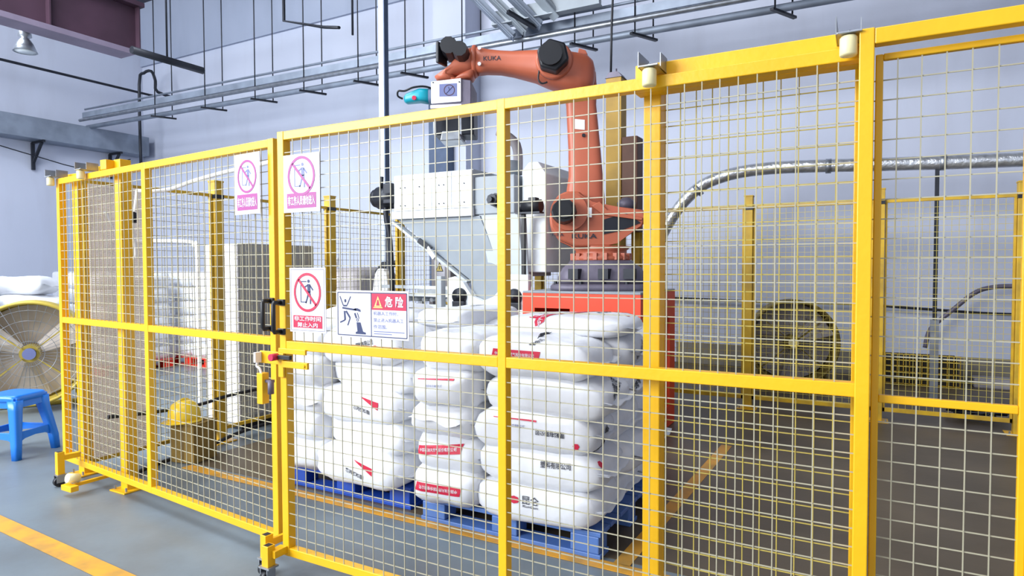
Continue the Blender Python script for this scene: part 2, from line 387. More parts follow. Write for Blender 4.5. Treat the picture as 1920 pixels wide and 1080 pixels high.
b = MB(); b.box((-.13, -.03, 2.172), (.03, .04, 2.20), .003); b.done('bracket_arm', YEL, pL, local=True)
b = MB(); b.cyl((-4.62, .17, .10), (-4.62, .10, .12), .03, n=18); b.m = 1; b.box((-4.66, .08, .04), (-4.54, .13, .075), .002); b.box((-4.63, .12, .05), (-4.61, .5, .07)); 
tag(b.done('floor_roller', [CREAM, YEL], base=(-4.62, .12, .0)), 'cream floor roller on a yellow bracket under the left gate rail', 'roller')
b = MB(); b.box((-4.98, .27, .03), (-4.90, .33, .11), .003)
pM = post(-.672, .13, 2.16, 'broad yellow post behind the wide gate, right of the bag stack', .062)
# beam and right frame
pR = thing('gate_portal', 'yellow portal of a wide upright and overhead beams at the right end of the gate', 'frame', (0, 0, 0))
b = MB(); b.box((-.0225, -.048, .01), (.0165, -.003, 2.19), .003); b.done('upright', YEL, pR, local=True)
b = MB(); b.box((-.72, .055, 2.12), (.0, .115, 2.22), .003); b.done('track_beam', YEL, pR, local=True)
b = MB(); b.box((.0165, -.046, 2.143), (.42, -.004, 2.188), .003); b.done('header_beam', YEL, pR, local=True)
b = MB(); b.box((-.05, -.09, 0), (.05, -.002, .01)); b.done('base_plate', YEL, pR, local=True)
roller(pR, -.642, -.035, 2.145); roller(pR, -.050, -.035, 2.15)
# fixed panel right of the portal
fR = thing('mesh_fence', 'fixed yellow mesh panel at the right edge with a slim frame', 'fence panel', (.2, .02, 0))
def lx(x): return x-.2
for x0 in (.020, .372): tubebox(lx(x0), lx(x0)+.02, 0, .02, .1, 2.13, 'stile', fR)
tubebox(lx(.040), lx(.372), 0, .02, 2.112, 2.131, 'top_rail', fR); tubebox(lx(.040), lx(.372), 0, .02, 1.105, 1.128, 'middle_rail', fR); tubebox(lx(.040), lx(.372), 0, .02, .1, .12, 'bottom_rail', fR)
for za, zb in ((.12, 1.105), (1.128, 2.112)): stuff(wires(lx(.047-.03), lx(.372), za, zb, .004, pitch=.0565).done('wire_mesh', WIRE, fR, local=True))
post(.43, .03, 2.2, 'yellow post cut off by the right edge of the view', .06)
# fixed panel behind the right bay of gate B (double wires)
fD = thing('mesh_fence', 'fixed mesh panel standing behind the right bay of the wide gate', 'fence panel', (-.35, .15, 0))
def ld(x): return x+.35
for x0 in (-.655, -.035): tubebox(ld(x0), ld(x0)+.015, 0, .02, .1, 2.155, 'stile', fD)
tubebox(ld(-.64), ld(-.03), 0, .02, 2.135, 2.155, 'top_rail', fD); tubebox(ld(-.64), ld(-.03), 0, .02, .1, .12, 'bottom_rail', fD); tubebox(ld(-.64), ld(-.03), 0, .02, 1.10, 1.122, 'middle_rail', fD)
stuff(wires(ld(-.64), ld(-.03), .12, 2.135, .004, pitch=.0575).done('wire_mesh', WIREY, fD, local=True))

# ---- side fence (X = -4.9) and rear fence (Y = 5)
SIDEY = [.335, 1.46, 2.80, 3.95, 5.0]
SLAB = {1: 'yellow post of the left side fence in front of the white cabinet', 2: 'yellow side fence post right of the stop signs, with a pale cap',
        3: 'yellow side fence post beside the hopper machine, behind the grey cover', 4: 'yellow corner post where the left side fence meets the rear fence'}
for i in range(1, 5): post(-4.9, SIDEY[i], 2.25, SLAB[i], .085, True, YOLD)
BAYL = ['first bay of the left side fence, nearest the gate', 'second bay of the left side fence, in front of the cabinet', 'third bay of the left side fence, behind the stop signs', 'last bay of the left side fence, behind the hopper machine']
for i in range(4):
    y0, y1 = SIDEY[i]+.045, SIDEY[i+1]-.045
    t = thing('mesh_fence', 'yellow wire mesh panel, '+BAYL[i], 'fence panel', (-4.9, y0, 0)); Ly = y1-y0
    for z0, z1, nm in ((2.12, 2.145, 'top_rail'), (.10, .13, 'bottom_rail')):
        b = MB(); b.box((-.012, 0, z0), (.012, Ly, z1), .002); b.done(nm, YOLD, t, local=True)
    for yy in (0, Ly-.02):
        b = MB(); b.box((-.012, yy, .1), (.012, yy+.02, 2.12), .002); b.done('stile', YOLD, t, local=True)
    stuff(wires(.02, Ly-.02, .13, 2.12, 0, ax=(0,1,0), r=.0019).done('wire_mesh', WIRE, t, local=True))
    if i == 0:
        b = MB(); n = 56
        for k in range(n): b.bar((.02, .03+k*.46/n, .13), (.02, .03+k*.46/n, 2.12), .0042)
        for k in range(130): b.bar((.026, .03, .14+k*.0152), (.026, .49, .14+k*.0152), .0055)
        stuff(b.done('fine_screen', WIREB, t, local=True, label='fine beige screen panel'))
REARX = [-4.9, -3.55, -2.3, -1.08, .12, 1.22, 2.4]
RLAB = {1: 'yellow rear fence post seen low between the dust tank and the robot base', 2: 'yellow rear fence post hidden mostly behind the broad gate post', 3: 'yellow rear fence post in the double-mesh bay, left of the dark fan', 4: 'yellow rear fence post just right of the portal upright',
        5: 'yellow rear fence post near the right edge of the view', 6: 'farthest right yellow rear fence post'}
for i in range(1, 7): post(REARX[i], 5.0, 2.25, RLAB[i], .085, True, YOLD)
RB = ['behind the hopper machine', 'behind the robot base', 'behind the broad gate post', 'in front of the dark wall fan', 'in front of the dark crate', 'at the far right']
for i in range(6):
    x0, x1 = REARX[i]+.045, REARX[i+1]-.045
    t = thing('mesh_fence', 'yellow rear fence mesh panel '+RB[i], 'fence panel', (x0, 5.0, 0)); Lx = x1-x0
    for z0, z1, nm in ((2.12, 2.15, 'top_rail'), (.10, .14, 'bottom_rail')):
        b = MB(); b.box((0, -.012, z0), (Lx, .012, z1), .002); b.done(nm, YOLD, t, local=True)
    for xx in (0, Lx-.02):
        b = MB(); b.box((xx, -.012, .1), (xx+.02, .012, 2.12), .002); b.done('stile', YOLD, t, local=True)
    stuff(wires(.02, Lx-.02, .14, 2.12, 0, r=.0017).done('wire_mesh', WIREY, t, local=True))

# ------------------------------------------------------------------ signs
def circle(b, c, ax, ay, r0, r1, n=40, y=1.0):
    c, ax, ay = Vector(c), Vector(ax), Vector(ay)
    A = [b.v(c+ax*math.cos(2*PI*i/n)*r0+ay*math.sin(2*PI*i/n)*r0*y) for i in range(n)]; B = [b.v(c+ax*math.cos(2*PI*i/n)*r1+ay*math.sin(2*PI*i/n)*r1*y) for i in range(n)]
    for i in range(n): b.f([A[i], A[(i+1)%n], B[(i+1)%n], B[i]])
def disc(b, c, ax, ay, r, n=16, y=1.0):
    c, ax, ay = Vector(c), Vector(ax), Vector(ay); b.f([b.v(c+ax*math.cos(2*PI*i/n)*r+ay*math.sin(2*PI*i/n)*r*y) for i in range(n)])
def poly(b, pts, y=0): b.f([b.v((p[0], y, p[1])) for p in pts])
def stroke(b, p, q, wd, y=0):
    d = Vector((q[0]-p[0], q[1]-p[1])); n = Vector((-d.y, d.x)).normalized()*wd/2
    poly(b, [(p[0]+n.x, p[1]+n.y), (p[0]-n.x, p[1]-n.y), (q[0]-n.x, q[1]-n.y), (q[0]+n.x, q[1]+n.y)], y)
AX, AY = (1,0,0), (0,0,1)
def prohib_sign(label, loc, rotz, wd, ht, ring, inkm, lines, parentless=True):
    """white board hung on the mesh, local origin at its centre; x right, z up, front at -y"""
    t = thing('warning_sign', label, 'sign', loc, rotz, None)
    b = MB(); b.box((-wd/2, 0, -ht/2), (wd/2, .003, ht/2), .001); b.done('board', SWH, t, local=True)
    if ring is SRED:
        b = MB(); y = -.0008; e = .009
        for p, q in (((-wd/2+e, ht/2-e), (wd/2-e, ht/2-e)), ((-wd/2+e, -ht/2+e), (wd/2-e, -ht/2+e)), ((-wd/2+e, -ht/2+e), (-wd/2+e, ht/2-e)), ((wd/2-e, -ht/2+e), (wd/2-e, ht/2-e))): stroke(b, p, q, .0015, y)
        b.done('border', SNAVY, t, local=True, recalc=False)
    zc = ht*.12; R = wd*.375
    b = MB()
    poly(b, [(-R*.5, zc-R*.55), (-R*.05, zc-R*.55), (-R*.05, zc-R*.5), (-R*.45, zc-R*.5), (-R*.45, zc+R*.55), (-R*.05, zc+R*.55), (-R*.05, zc+R*.6), (-R*.5, zc+R*.6)], -.001)
    disc(b, (R*.1, -.001, zc+R*.6), AX, AY, R*.09)
    poly(b, [(R*.0, zc+R*.45), (R*.22, zc+R*.45), (R*.24, zc), (R*.02, zc)], -.001)
    stroke(b, (R*.1, zc+.05*R), (-R*.0, zc-R*.3), R*.1, -.001); stroke(b, (0, zc-R*.3), (-R*.12, zc-R*.58), R*.09, -.001)
    stroke(b, (R*.16, zc+.05*R), (R*.24, zc-R*.28), R*.1, -.001); stroke(b, (R*.24, zc-R*.28), (R*.22, zc-R*.62), R*.09, -.001)
    stroke(b, (R*.2, zc+R*.38), (R*.42, zc+R*.12), R*.08, -.001); stroke(b, (R*.02, zc+R*.38), (-R*.25, zc+R*.25), R*.08, -.001)
    b.done('pictogram', inkm, t, local=True, recalc=False)
    b = MB(); circle(b, (0, -.0016, zc), AX, AY, R*.86, R, y=1.05); stroke(b, (-R*.64, zc+R*.68), (R*.64, zc-R*.68), R*.14, -.0016); b.done('prohibition_ring', ring, t, local=True, recalc=False)
    bz0, bz1 = -ht*.43, -ht*.43+(.26 if len(lines) == 1 else .19)*ht
    b = MB(); poly(b, [(-wd*.40, bz0), (wd*.40, bz0), (wd*.40, bz1), (-wd*.40, bz1)], -.001); b.done('text_band', ring, t, local=True, recalc=False)
    hh = (bz1-bz0)/len(lines)
    for i, s_ in enumerate(lines):
        flat_text(s_, (0, -.002, bz1-hh*(i+.5)), wd*(.74 if i == 0 else .56), hh*(.62 if len(lines) == 1 else .78), AX, AY, None, SWH, t, bold=.018, local=True)
    return t
prohib_sign('white sign with faded magenta prohibition ring, left of the gate seam', (-2.768, .065, 1.94), -aA, .215, .31, PINK, SBLUE, ['非工作人员请勿进入'])
prohib_sign('white sign with faded magenta prohibition ring, right of the gate seam', (-2.300, -.012, 1.905), 0, .235, .27, PINK, SBLUE, ['非工作人员请勿进入'])
prohib_sign('tall white sign with red prohibition ring above the middle rail', (-2.270, -.012, 1.360), 0, .232, .302, SRED, SNAVY, ['非工作时间', '禁止入内'])
t = thing('warning_sign', 'wide white danger sign with a stick figure and robot arm pictogram', 'sign', (-1.885, -.012, 1.305))
b = MB(); b.box((-.205, 0, -.105), (.205, .003, .105), .001); b.done('board', SWH, t, local=True)
b = MB(); y = -.0008
for p, q in (((-.195,.095),(.195,.095)), ((-.195,-.095),(.195,-.095)), ((-.195,-.095),(-.195,.095)), ((.195,-.095),(.195,.095)), ((0,-.095),(0,.095))): stroke(b, p, q, .004, y)
b.done('border', SNAVY, t, local=True, recalc=False)
b = MB(); poly(b, [(.003,.022),(.193,.022),(.193,.093),(.003,.093)], -.0008); b.done('header_band', SRED, t, local=True, recalc=False)
b = MB(); poly(b, [(.015,.034),(.063,.034),(.066,.03),(.012,.03)], -.0016)
poly(b, [(.018,.036),(.060,.036),(.039,.082)], -.0014); b.done('warning_triangle', SYEL, t, local=True, recalc=False)
b = MB(); poly(b, [(.029,.041),(.049,.041),(.042,.066),(.036,.066)], -.002); stroke(b, (.039,.042), (.039,.066), .003, -.0022); b.done('exclamation_mark', SRED, t, local=True, recalc=False)
flat_text('危', (.099, -.002, .058), .042, .048, AX, AY, None, SWH, t, bold=.03, local=True)
flat_text('险', (.157, -.002, .058), .042, .048, AX, AY, None, SWH, t, bold=.03, local=True)
for i, (s_, wd) in enumerate((('机器人工作时，', .135), ('禁止进入机器人工', .165), ('作范围。', .075))):
    flat_text(s_, (.013+wd/2, -.002, .007-i*.029), wd, .017, AX, AY, None, SBLUE, t, bold=.0, local=True)
b = MB()
for i, wd in enumerate((.168, .10)): stroke(b, (.014, -.072-i*.010), (.014+wd, -.072-i*.010), .0035, -.001)
b.done('small_print', SBLUE, t, local=True, recalc=False)
b = MB(); y = -.001
disc(b, (-.150, y, .058), AX, AY, .006, y=1.3)
for p, q, wd in (((-.182,.078),(-.163,.038),.005), ((-.118,.078),(-.140,.038),.005), ((-.163,.036),(-.140,.036),.007), ((-.168,.026),(-.085,.018),.008),
                 ((-.155,.012),(-.152,-.028),.010), ((-.152,-.028),(-.182,-.040),.006), ((-.146,.012),(-.122,-.018),.009), ((-.122,-.018),(-.137,-.052),.006),
                 ((-.095,.004),(-.085,-.018),.009), ((-.080,.006),(-.070,-.020),.004)): stroke(b, p, q, wd, y)
poly(b, [(-.105,.020),(-.060,.010),(-.062,.020),(-.078,.026),(-.092,.026)], y)
poly(b, [(-.085,-.036),(-.062,-.036),(-.048,-.076),(-.032,-.080),(-.032,-.088),(-.090,-.088),(-.090,-.080),(-.080,-.076)], y)
circle(b, (-.079, y, -.026), AX, AY, .004, .007, n=16); b.done('pictogram', SNAVY, t, local=True, recalc=False)

# ------------------------------------------------------------------ bags
def bag_mesh(seed, a=.37, b_=.222, c=.118, e=.36, ev=.52, ny=40, nz=18):
    me = bmesh.new(); rings = []; S = lambda v, p: math.copysign(abs(v)**p, v)
    off = Vector((seed*7.3, seed*3.1, seed*1.7))
    def P(w_, eta):
        x = a*S(math.cos(eta), ev)*S(math.cos(w_), e); y = b_*S(math.cos(eta), ev)*S(math.sin(w_), e); z = c*S(math.sin(eta), ev*.9)
        p = Vector((x, y, z)); q = Vector((x*4.5, y*4.5, z*6))+off
        n1 = noise.noise(q); n2 = noise.noise(q*2.6+Vector((9,0,0)))
        k = 1+.055*n1; p = Vector((p.x*k, p.y*(1+.07*n1), p.z*(1+.16*noise.noise(q*.8+Vector((3,3,0))))+.008*n2))
        n3 = noise.noise(Vector((x*9, y*9, z*14))+off); n4 = abs(noise.noise(Vector((x*6, y*14, z*5))+off*2)); p.x += .010*n2+.004*n3; p.y += .010*n2+.004*n3; p.z += .006*n3-.012*n4
        pinch = max(0, abs(x)/a-.72)/.28; p.z *= 1-.25*pinch
        p.z -= .012*(x/a)**2*(1 if seed % 2 else .4)
        return p
    top = me.verts.new(P(0, PI/2)); bot = me.verts.new(P(0, -PI/2))
    for j in range(1, nz):
        eta = PI/2-PI*j/nz; rings.append([me.verts.new(P(2*PI*i/ny, eta)) for i in range(ny)])
    for A, B in zip(rings, rings[1:]):
        for i in range(ny): me.faces.new([A[i], B[i], B[(i+1)%ny], A[(i+1)%ny]])
    for i in range(ny): me.faces.new([top, rings[0][i], rings[0][(i+1)%ny]]); me.faces.new([bot, rings[-1][(i+1)%ny], rings[-1][i]])
    for f in me.faces: f.smooth = True
    bmesh.ops.recalc_face_normals(me, faces=me.faces); me.normal_update(); me.verts.index_update(); me.faces.index_update()
    m = bpy.data.meshes.new('bag_body'); me.to_mesh(m); bvh = BVHTree.FromBMesh(me); me.free(); m.materials.append(BAG)
    return m, bvh
def flap_mesh(a=.37, b_=.222, sx=1, seed=0):
    bm = bmesh.new(); n = 14; rows = []
    for j, (dx, th) in enumerate(((-.03, .012), (.006, .006), (.034, .002))):
        row = []
        for i in range(n+1):
            y = -b_*.80+2*b_*.80*i/n; z = .008*math.sin(i*.9+seed)+.01*math.sin(i*.37+seed*2)
            row.append((bm.verts.new((sx*(a*.985+dx), y, z+th/2-.012)), bm.verts.new((sx*(a*.985+dx), y, z-th/2-.012))))
        rows.append(row)
    for A, B in zip(rows, rows[1:]):
        for i in range(n):
            for k in (0, 1):
                f = bm.faces.new([A[i][k], A[i+1][k], B[i+1][k], B[i][k]]); f.smooth = True
    for i in range(n): bm.faces.new([rows[-1][i][0], rows[-1][i+1][0], rows[-1][i+1][1], rows[-1][i][1]])
    bmesh.ops.recalc_face_normals(bm, faces=bm.faces)
    m = bpy.data.meshes.new('seam_flap'); bm.to_mesh(m); bm.free(); m.materials.append(BAG); return m
BAGS = [bag_mesh(i) for i in range(7)]
FLAPS = [flap_mesh(sx=1, seed=1), flap_mesh(sx=-1, seed=2)]
def wrap_print(bvh, parent, verts, faces, O, xd, yd, D, m, name, off=.0035, label=None):
    O, xd, yd, D = Vector(O), Vector(xd).normalized(), Vector(yd).normalized(), Vector(D).normalized()
    bm = bmesh.new(); vs = []
    for a_, b_ in verts:
        p = O+xd*a_+yd*b_; h, n, i, d = bvh.ray_cast(p, D)
        if h is None: h, n, i, d = bvh.find_nearest(p+D*.3)
        if n.dot(D) > 0: n = -n
        vs.append(bm.verts.new(h+n*off))
    for f in faces:
        try: bm.faces.new([vs[i] for i in f])
        except ValueError: pass
    me = bpy.data.meshes.new(name); bm.to_mesh(me); bm.free(); me.materials.append(m)
    o = bpy.data.objects.new(name, me); COL.objects.link(o); o.parent = parent
    if label: o['label'] = label
    return o
def grid_poly(x0, x1, y0, y1, skew=0, taper=0, n=40, m=6):
    vs, fs = [], []
    for j in range(m+1):
        for i in range(n+1):
            t = i/n; h = (y1-y0)*(1-taper*(1-t)); yy = y1-h+h*j/m; vs.append((x0+(x1-x0)*t+skew*j/m, yy))
    for j in range(m):
        for i in range(n): k = j*(n+1)+i; fs.append((k, k+1, k+n+2, k+n+1))
    return vs, fs
def txt_on(bvh, bag, s_, cx, cy, wd, ht, fr, m, rot=0, bold=.01, name='lettering'):
    vs, fs, tw, th = text_bm(s_, 1, bold); c_, s2 = math.cos(rot), math.sin(rot)
    pts = [((x/tw*wd)*c_-(y/th*ht)*s2+cx, (x/tw*wd)*s2+(y/th*ht)*c_+cy) for x, y in vs]
    wrap_print(bvh, bag, pts, fs, *fr, m, name, .0055)
FRONT = ((0, -.6, 0), (1, 0, 0), (0, 0, 1), (0, 1, 0))
SIDEX = ((.7, 0, 0), (0, 1, 0), (0, 0, 1), (-1, 0, 0))
TOP = ((0, 0, .5), (1, 0, 0), (0, 1, 0), (0, 0, -1))
def rotf(fr, a):
    O, x, y, D = [Vector(v) for v in fr]; return (O, x*math.cos(a)+y*math.sin(a), -x*math.sin(a)+y*math.cos(a), D)
def decorate(bag, bvh, kinds):
    for k in kinds:
        kind, fr, cx, cy, rot = k; F = rotf(fr, rot)
        if kind == 'band':
            vs, fs = grid_poly(cx-.15, cx+.15, cy-.024, cy+.024, skew=.012); wrap_print(bvh, bag, vs, fs, *F, RED, 'printed_band', label='red printed band')
            txt_on(bvh, bag, '中国石油天然气股份有限公司', cx, cy, .25, .019, F, SWH)
        elif kind == 'line':
            vs, fs = grid_poly(cx-.13, cx+.13, cy-.005, cy+.005, taper=.6); wrap_print(bvh, bag, vs, fs, *F, RED, 'printed_line', label='thin red printed line')
            txt_on(bvh, bag, '线型低密度聚乙烯', cx+.0, cy-.032, .12, .013, F, SBLUE)
        elif kind == 'wedge':
            vs, fs = grid_poly(cx-.08, cx+.08, cy-.025, cy+.02, taper=.95); wrap_print(bvh, bag, vs, fs, *F, RED, 'printed_band', label='red wedge-shaped band')
            txt_on(bvh, bag, '聚丙烯树脂', cx-.06, cy-.055, .15, .026, F, INK, bold=.02)
        elif kind == 'name':
            txt_on(bvh, bag, '聚丙烯树脂', cx, cy, .20, .048, F, INK, bold=.03)
        elif kind == 'small':
            txt_on(bvh, bag, '塑料有限公司', cx, cy, .17, .034, F, INK, bold=.02)
        elif kind == 'logo':
            n = 8; vs = [(cx-.10+.032*math.cos(2*PI*i/n), cy+.021*math.sin(2*PI*i/n)) for i in range(n)]
            wrap_print(bvh, bag, vs, [tuple(range(n))], *F, RED, 'printed_emblem', label='red printed emblem')
            txt_on(bvh, bag, '昆仑', cx+.0, cy+.008, .10, .045, F, INK, bold=.01); txt_on(bvh, bag, 'KunLun', cx+.0, cy-.025, .09, .014, F, INK)
        elif kind == 'spot':
            n = 6; vs = [(cx+.018*math.cos(2*PI*i/n), cy+.016*math.sin(2*PI*i/n)) for i in range(n)]
            wrap_print(bvh, bag, vs, [tuple(range(n))], *F, RED, 'printed_emblem', label='red printed emblem')
def place_bag(v, x, y, z, rz, label, group, kinds=(), sc=(1,1,1), tilt=(0,0), name='plastic_resin_bag', flaps=True, m=None):
    me, bvh = BAGS[v % len(BAGS)]
    o = bpy.data.objects.new(name, me); COL.objects.link(o); o.location = (x, y, z); o.rotation_euler = (tilt[0], tilt[1], rz); o.scale = sc
    tag(o, label, 'bag', group)
    if flaps:
        for fm in FLAPS:
            q = bpy.data.objects.new('seam_flap', fm); COL.objects.link(q); q.parent = o
    if kinds: decorate(o, bvh, kinds)
    return o
LAY = ['bottom', 'second', 'third', 'fourth', 'top']
ENDF = ((-.8, 0, 0), (0, -1, 0), (0, 0, 1), (1, 0, 0))          # faces the gate on a bag lying end-on
PR = {('R','w',0,0): [('logo', FRONT, .0, .02, 0)], ('R','w',0,1): [('spot', SIDEX, -.14, .05, 0), ('small', FRONT, .12, .03, .05)], ('R','w',0,2): [('line', FRONT, -.09, .055, 0), ('small', FRONT, -.12, -.0, PI), ('name', SIDEX, -.07, -.01, .9), ('spot', FRONT, .27, -.05, 0)],
      ('R','w',0,4): [('band', FRONT, -.08, .015, 0), ('small', FRONT, .2, .02, 1.2)], ('R','w',1,3): [('name', SIDEX, 0, .02, .5)], ('R','w',0,3): [('small', SIDEX, .02, .04, .35), ('spot', FRONT, -.22, -.02, 0)], ('R','w',2,2): [('name', SIDEX, 0, .0, .2)], ('R','w',1,4): [('small', SIDEX, 0, .0, .5)], ('R','w',1,1): [('spot', SIDEX, 0, .02, 0)],
      ('R','e',0,0): [('band', ENDF, .0, .0, PI)], ('R','e',0,1): [('band', ENDF, -.03, .02, .12)], ('R','e',0,3): [('line', ENDF, .0, .05, .05)],
      ('L','w',0,0): [('wedge', FRONT, .12, .05, -.18)], ('L','w',0,2): [('wedge', FRONT, .14, .05, -.15)], ('L','w',0,4): [('spot', FRONT, .2, .0, 0), ('small', FRONT, .1, .0, .2)]}
idx = 0
for pal, (X0, X1, Y0) in {'R': (-2.32, -1.17, .85), 'L': (-3.56, -2.42, .93)}.items():
    pn = 'right' if pal == 'R' else 'left'; grp = 'bags stacked on the %s blue pallet' % pn
    for k in range(5):
        cz = .15+.104+k*.192
        for r in range(2):
            cx = X0+.215+random.uniform(-.02, .03); cy = Y0+.30+r*.64+random.uniform(-.02, .02)-(.03 if r == 0 and k in (0, 3) else 0)
            lab = 'white bag lying end-on, %s layer, left column of the %s stack, %s' % (LAY[k], pn, ['facing the gate', 'at the back'][r])
            place_bag(idx, cx, cy, cz, PI/2+random.uniform(-.07, .07), lab, grp, PR.get((pal, 'e', r, k), ()), sc=(.9*random.uniform(.97, 1.02), random.uniform(.98, 1.05), random.uniform(.98, 1.08)), tilt=(random.uniform(-.03, .03), random.uniform(-.03, .03)), flaps=(r == 1 or k == 2)); idx += 1
        for r in range(3):
            cx = X1-.355+random.uniform(-.03, .03)+(.03 if k % 2 else -.02); cy = Y0+.20+r*.385+random.uniform(-.02, .02)-[.02, .0, .03, -.02, .0][k]*(r == 0); rz = random.uniform(-.06, .06)
            if pal == 'L' and r == 0: rz -= .13; cy -= .04*(k == 0)
            lab = 'white bag lying lengthwise, %s layer, %s row, right column of the %s stack' % (LAY[k], ['front', 'middle', 'rear'][r], pn)
            place_bag(idx, cx, cy, cz, rz, lab, grp, PR.get((pal, 'w', r, k), ()), sc=(random.uniform(.96, 1.03), random.uniform(.95, 1.03), random.uniform(.98, 1.08)), tilt=(random.uniform(-.05, .05), random.uniform(-.03, .03))); idx += 1
place_bag(2, -1.53, 1.36, 1.172, .08, 'flat white bag with red bands and black lettering lying on top of the right stack', 'loose bags on top of the stacks',
          [('band', rotf(TOP, 0), -.22, .0, 1.1), ('band', rotf(TOP, 0), .1, .0, 1.1), ('name', TOP, .24, -.03, 0.7), ('small', TOP, -.1, .03, .6), ('spot', TOP, .3, .05, 0)], sc=(1.06, 1.1, .56))
place_bag(3, -3.05, 1.40, 1.18, .35, 'white bag slumped across the top of the left stack', 'loose bags on top of the stacks', sc=(1.0, 1.1, .68))
place_bag(4, -2.42, 1.62, 1.17, 1.45, 'white bag lying over the gap between the two stacks', 'loose bags on top of the stacks', sc=(.95, 1.0, .62), kinds=[('small', TOP, .1, 0, 0)])

# ------------------------------------------------------------------ pallets
def pallet(name, label, x0, x1, y0, y1, m, cat='pallet'):
    t = thing(name, label, cat, (x0, y0, 0)); Lx, Ly = x1-x0, y1-y0; n = 7; sw = Ly/n
    for i in range(n):
        b = MB(); b.box((0, i*sw+.008, .118), (Lx, (i+1)*sw-.008, .142), .004); b.done('deck_slat', m, t, local=True)
    for i in range(3):
        for j in range(3):
            cx = (.09, Lx/2, Lx-.09)[i]; cy = (.07, Ly/2, Ly-.07)[j]
            b = MB(); b.box((cx-.08, cy-.062, .028), (cx+.08, cy+.062, .118), .006); b.done('block', m, t, local=True)
    for j in range(3):
        cy = (.07, Ly/2, Ly-.07)[j]; b = MB(); b.box((0, cy-.065, .004), (Lx, cy+.065, .028), .004); b.done('runner', m, t, local=True)
    return t
pallet('plastic_pallet', 'pale blue plastic pallet under the right bag stack', -2.31, -1.17, .89, 1.99, PALB2)
pallet('plastic_pallet', 'deep blue plastic pallet under the left bag stack', -3.53, -2.45, .97, 2.05, PALB)

# ------------------------------------------------------------------ robot
O = Vector((-2.15, 3.46, 0)); E = Vector((-.91, -.415, 0)).normalized(); N = Vector((E.y, -E.x, 0)); UP = Vector((0,0,1))
# N points towards the gate
if N.y > 0: N = -N
def R3(s, z, n=0): return O+E*s+N*n+UP*z
ped = thing('robot_pedestal', 'red-orange steel pedestal with rectangular openings carrying the robot', 'pedestal', (-2.15, 3.46, 0))
x0, x1, y0, y1, zt = -2.69, -1.60, 2.92, 4.0, 1.30
def cut_face(b, P0, ux, th, W_, openings, z0, z1):
    """plate with rectangular openings, built from strips"""
    xs = sorted({0, W_}|{o[0] for o in openings}|{o[1] for o in openings}); zs = sorted({z0, z1}|{o[2] for o in openings}|{o[3] for o in openings})
    for a, c in zip(xs, xs[1:]):
        for d, e in zip(zs, zs[1:]):
            if any(o[0] <= a and c <= o[1] and o[2] <= d and e <= o[3] for o in openings): continue
            p = Vector(P0)+Vector(ux)*a; q = Vector(P0)+Vector(ux)*c+Vector(th)
            b.box((p.x, p.y, d), (q.x, q.y, e))
b = MB(); ops = [(.12, .46, .75, 1.15), (.58, .90, .75, 1.12), (.16, .48, .2, .62), (.60, .90, .2, .62)]
cut_face(b, (x0, y0, 0), (1,0,0), (0,.02,0), x1-x0, ops, .01, zt-.02); b.done('front_plate', REDOR, ped)
b = MB(); ops2 = [(.2, .48, .2, 1.05), (.6, .88, .2, 1.05)]
cut_face(b, (x1, y0+.02, 0), (0,1,0), (-.02,0,0), y1-y0-.02, ops2, .01, zt-.02); b.done('side_plate', REDOR, ped)
b = MB(); cut_face(b, (x0, y0+.02, 0), (0,1,0), (.02,0,0), y1-y0-.02, ops2, .01, zt-.02); b.done('side_plate', REDOR, ped)
b = MB(); b.box((x0+.02, y1-.02, .01), (x1-.02, y1, zt-.02)); b.done('back_plate', REDOR, ped)
b = MB(); b.box((x0, y0, zt-.02), (x1, y1, zt), .004); b.done('top_plate', MACHD, ped)
b = MB(); b.box((x0+.6, y0+.024, .75), (x0+.62, y0+.03, 1.07))
g = MB()
for i in range(9): g.bar((x0+.58+.32*(i+.5)/9, y0+.027, .75), (x0+.58+.32*(i+.5)/9, y0+.027, 1.12), .006)
for i in range(9): g.bar((x0+.58, y0+.027, .75+.37*(i+.5)/9), (x0+.90, y0+.027, .75+.37*(i+.5)/9), .006)
b.bm.free(); stuff(g.done('opening_grille', YOLD, ped, label='yellow wire grille'))
rob = thing('industrial_robot', 'orange six-axis robot arm reaching left from the red pedestal', 'robot', (-2.15, 3.46, 1.3))
b = MB(); b.loft([(R3(0, 1.30), E, N, .47, .42, 3.2), (R3(0, 1.335), E, N, .47, .42, 3.2), (R3(0, 1.36), E, N, .44, .40, 3.2)], 28); b.done('floor_plate', GREYP, rob, label='dark grey mounting plate')
b = MB(); b.loft([(R3(0, 1.36), E, N, .40, .36, 4), (R3(0, 1.42), E, N, .40, .36, 4), (R3(0, 1.50), E, N, .36, .33, 4), (R3(0, 1.55), E, N, .30, .30, 2.4), (R3(0, 1.57), E, N, .29, .29, 2.2)], 32)
b.m = 1
for s in (.26, .0, -.22):
    b.box(R3(s-.07, 1.405, .33)-Vector((.0,0,0)), R3(s+.05, 1.495, .37))
cb = b.done('cast_base', [GREYP, DARKM], rob, label='grey cast base with dark slots')
for s in (-.42, -.2, 0, .2, .42):
    b = MB(); b.cyl(R3(s, 1.355, .36 if abs(s) < .4 else .2), R3(s, 1.385, .36 if abs(s) < .4 else .2), .018, n=6, sm=False); b.done('base_bolt', DARKM, rob)
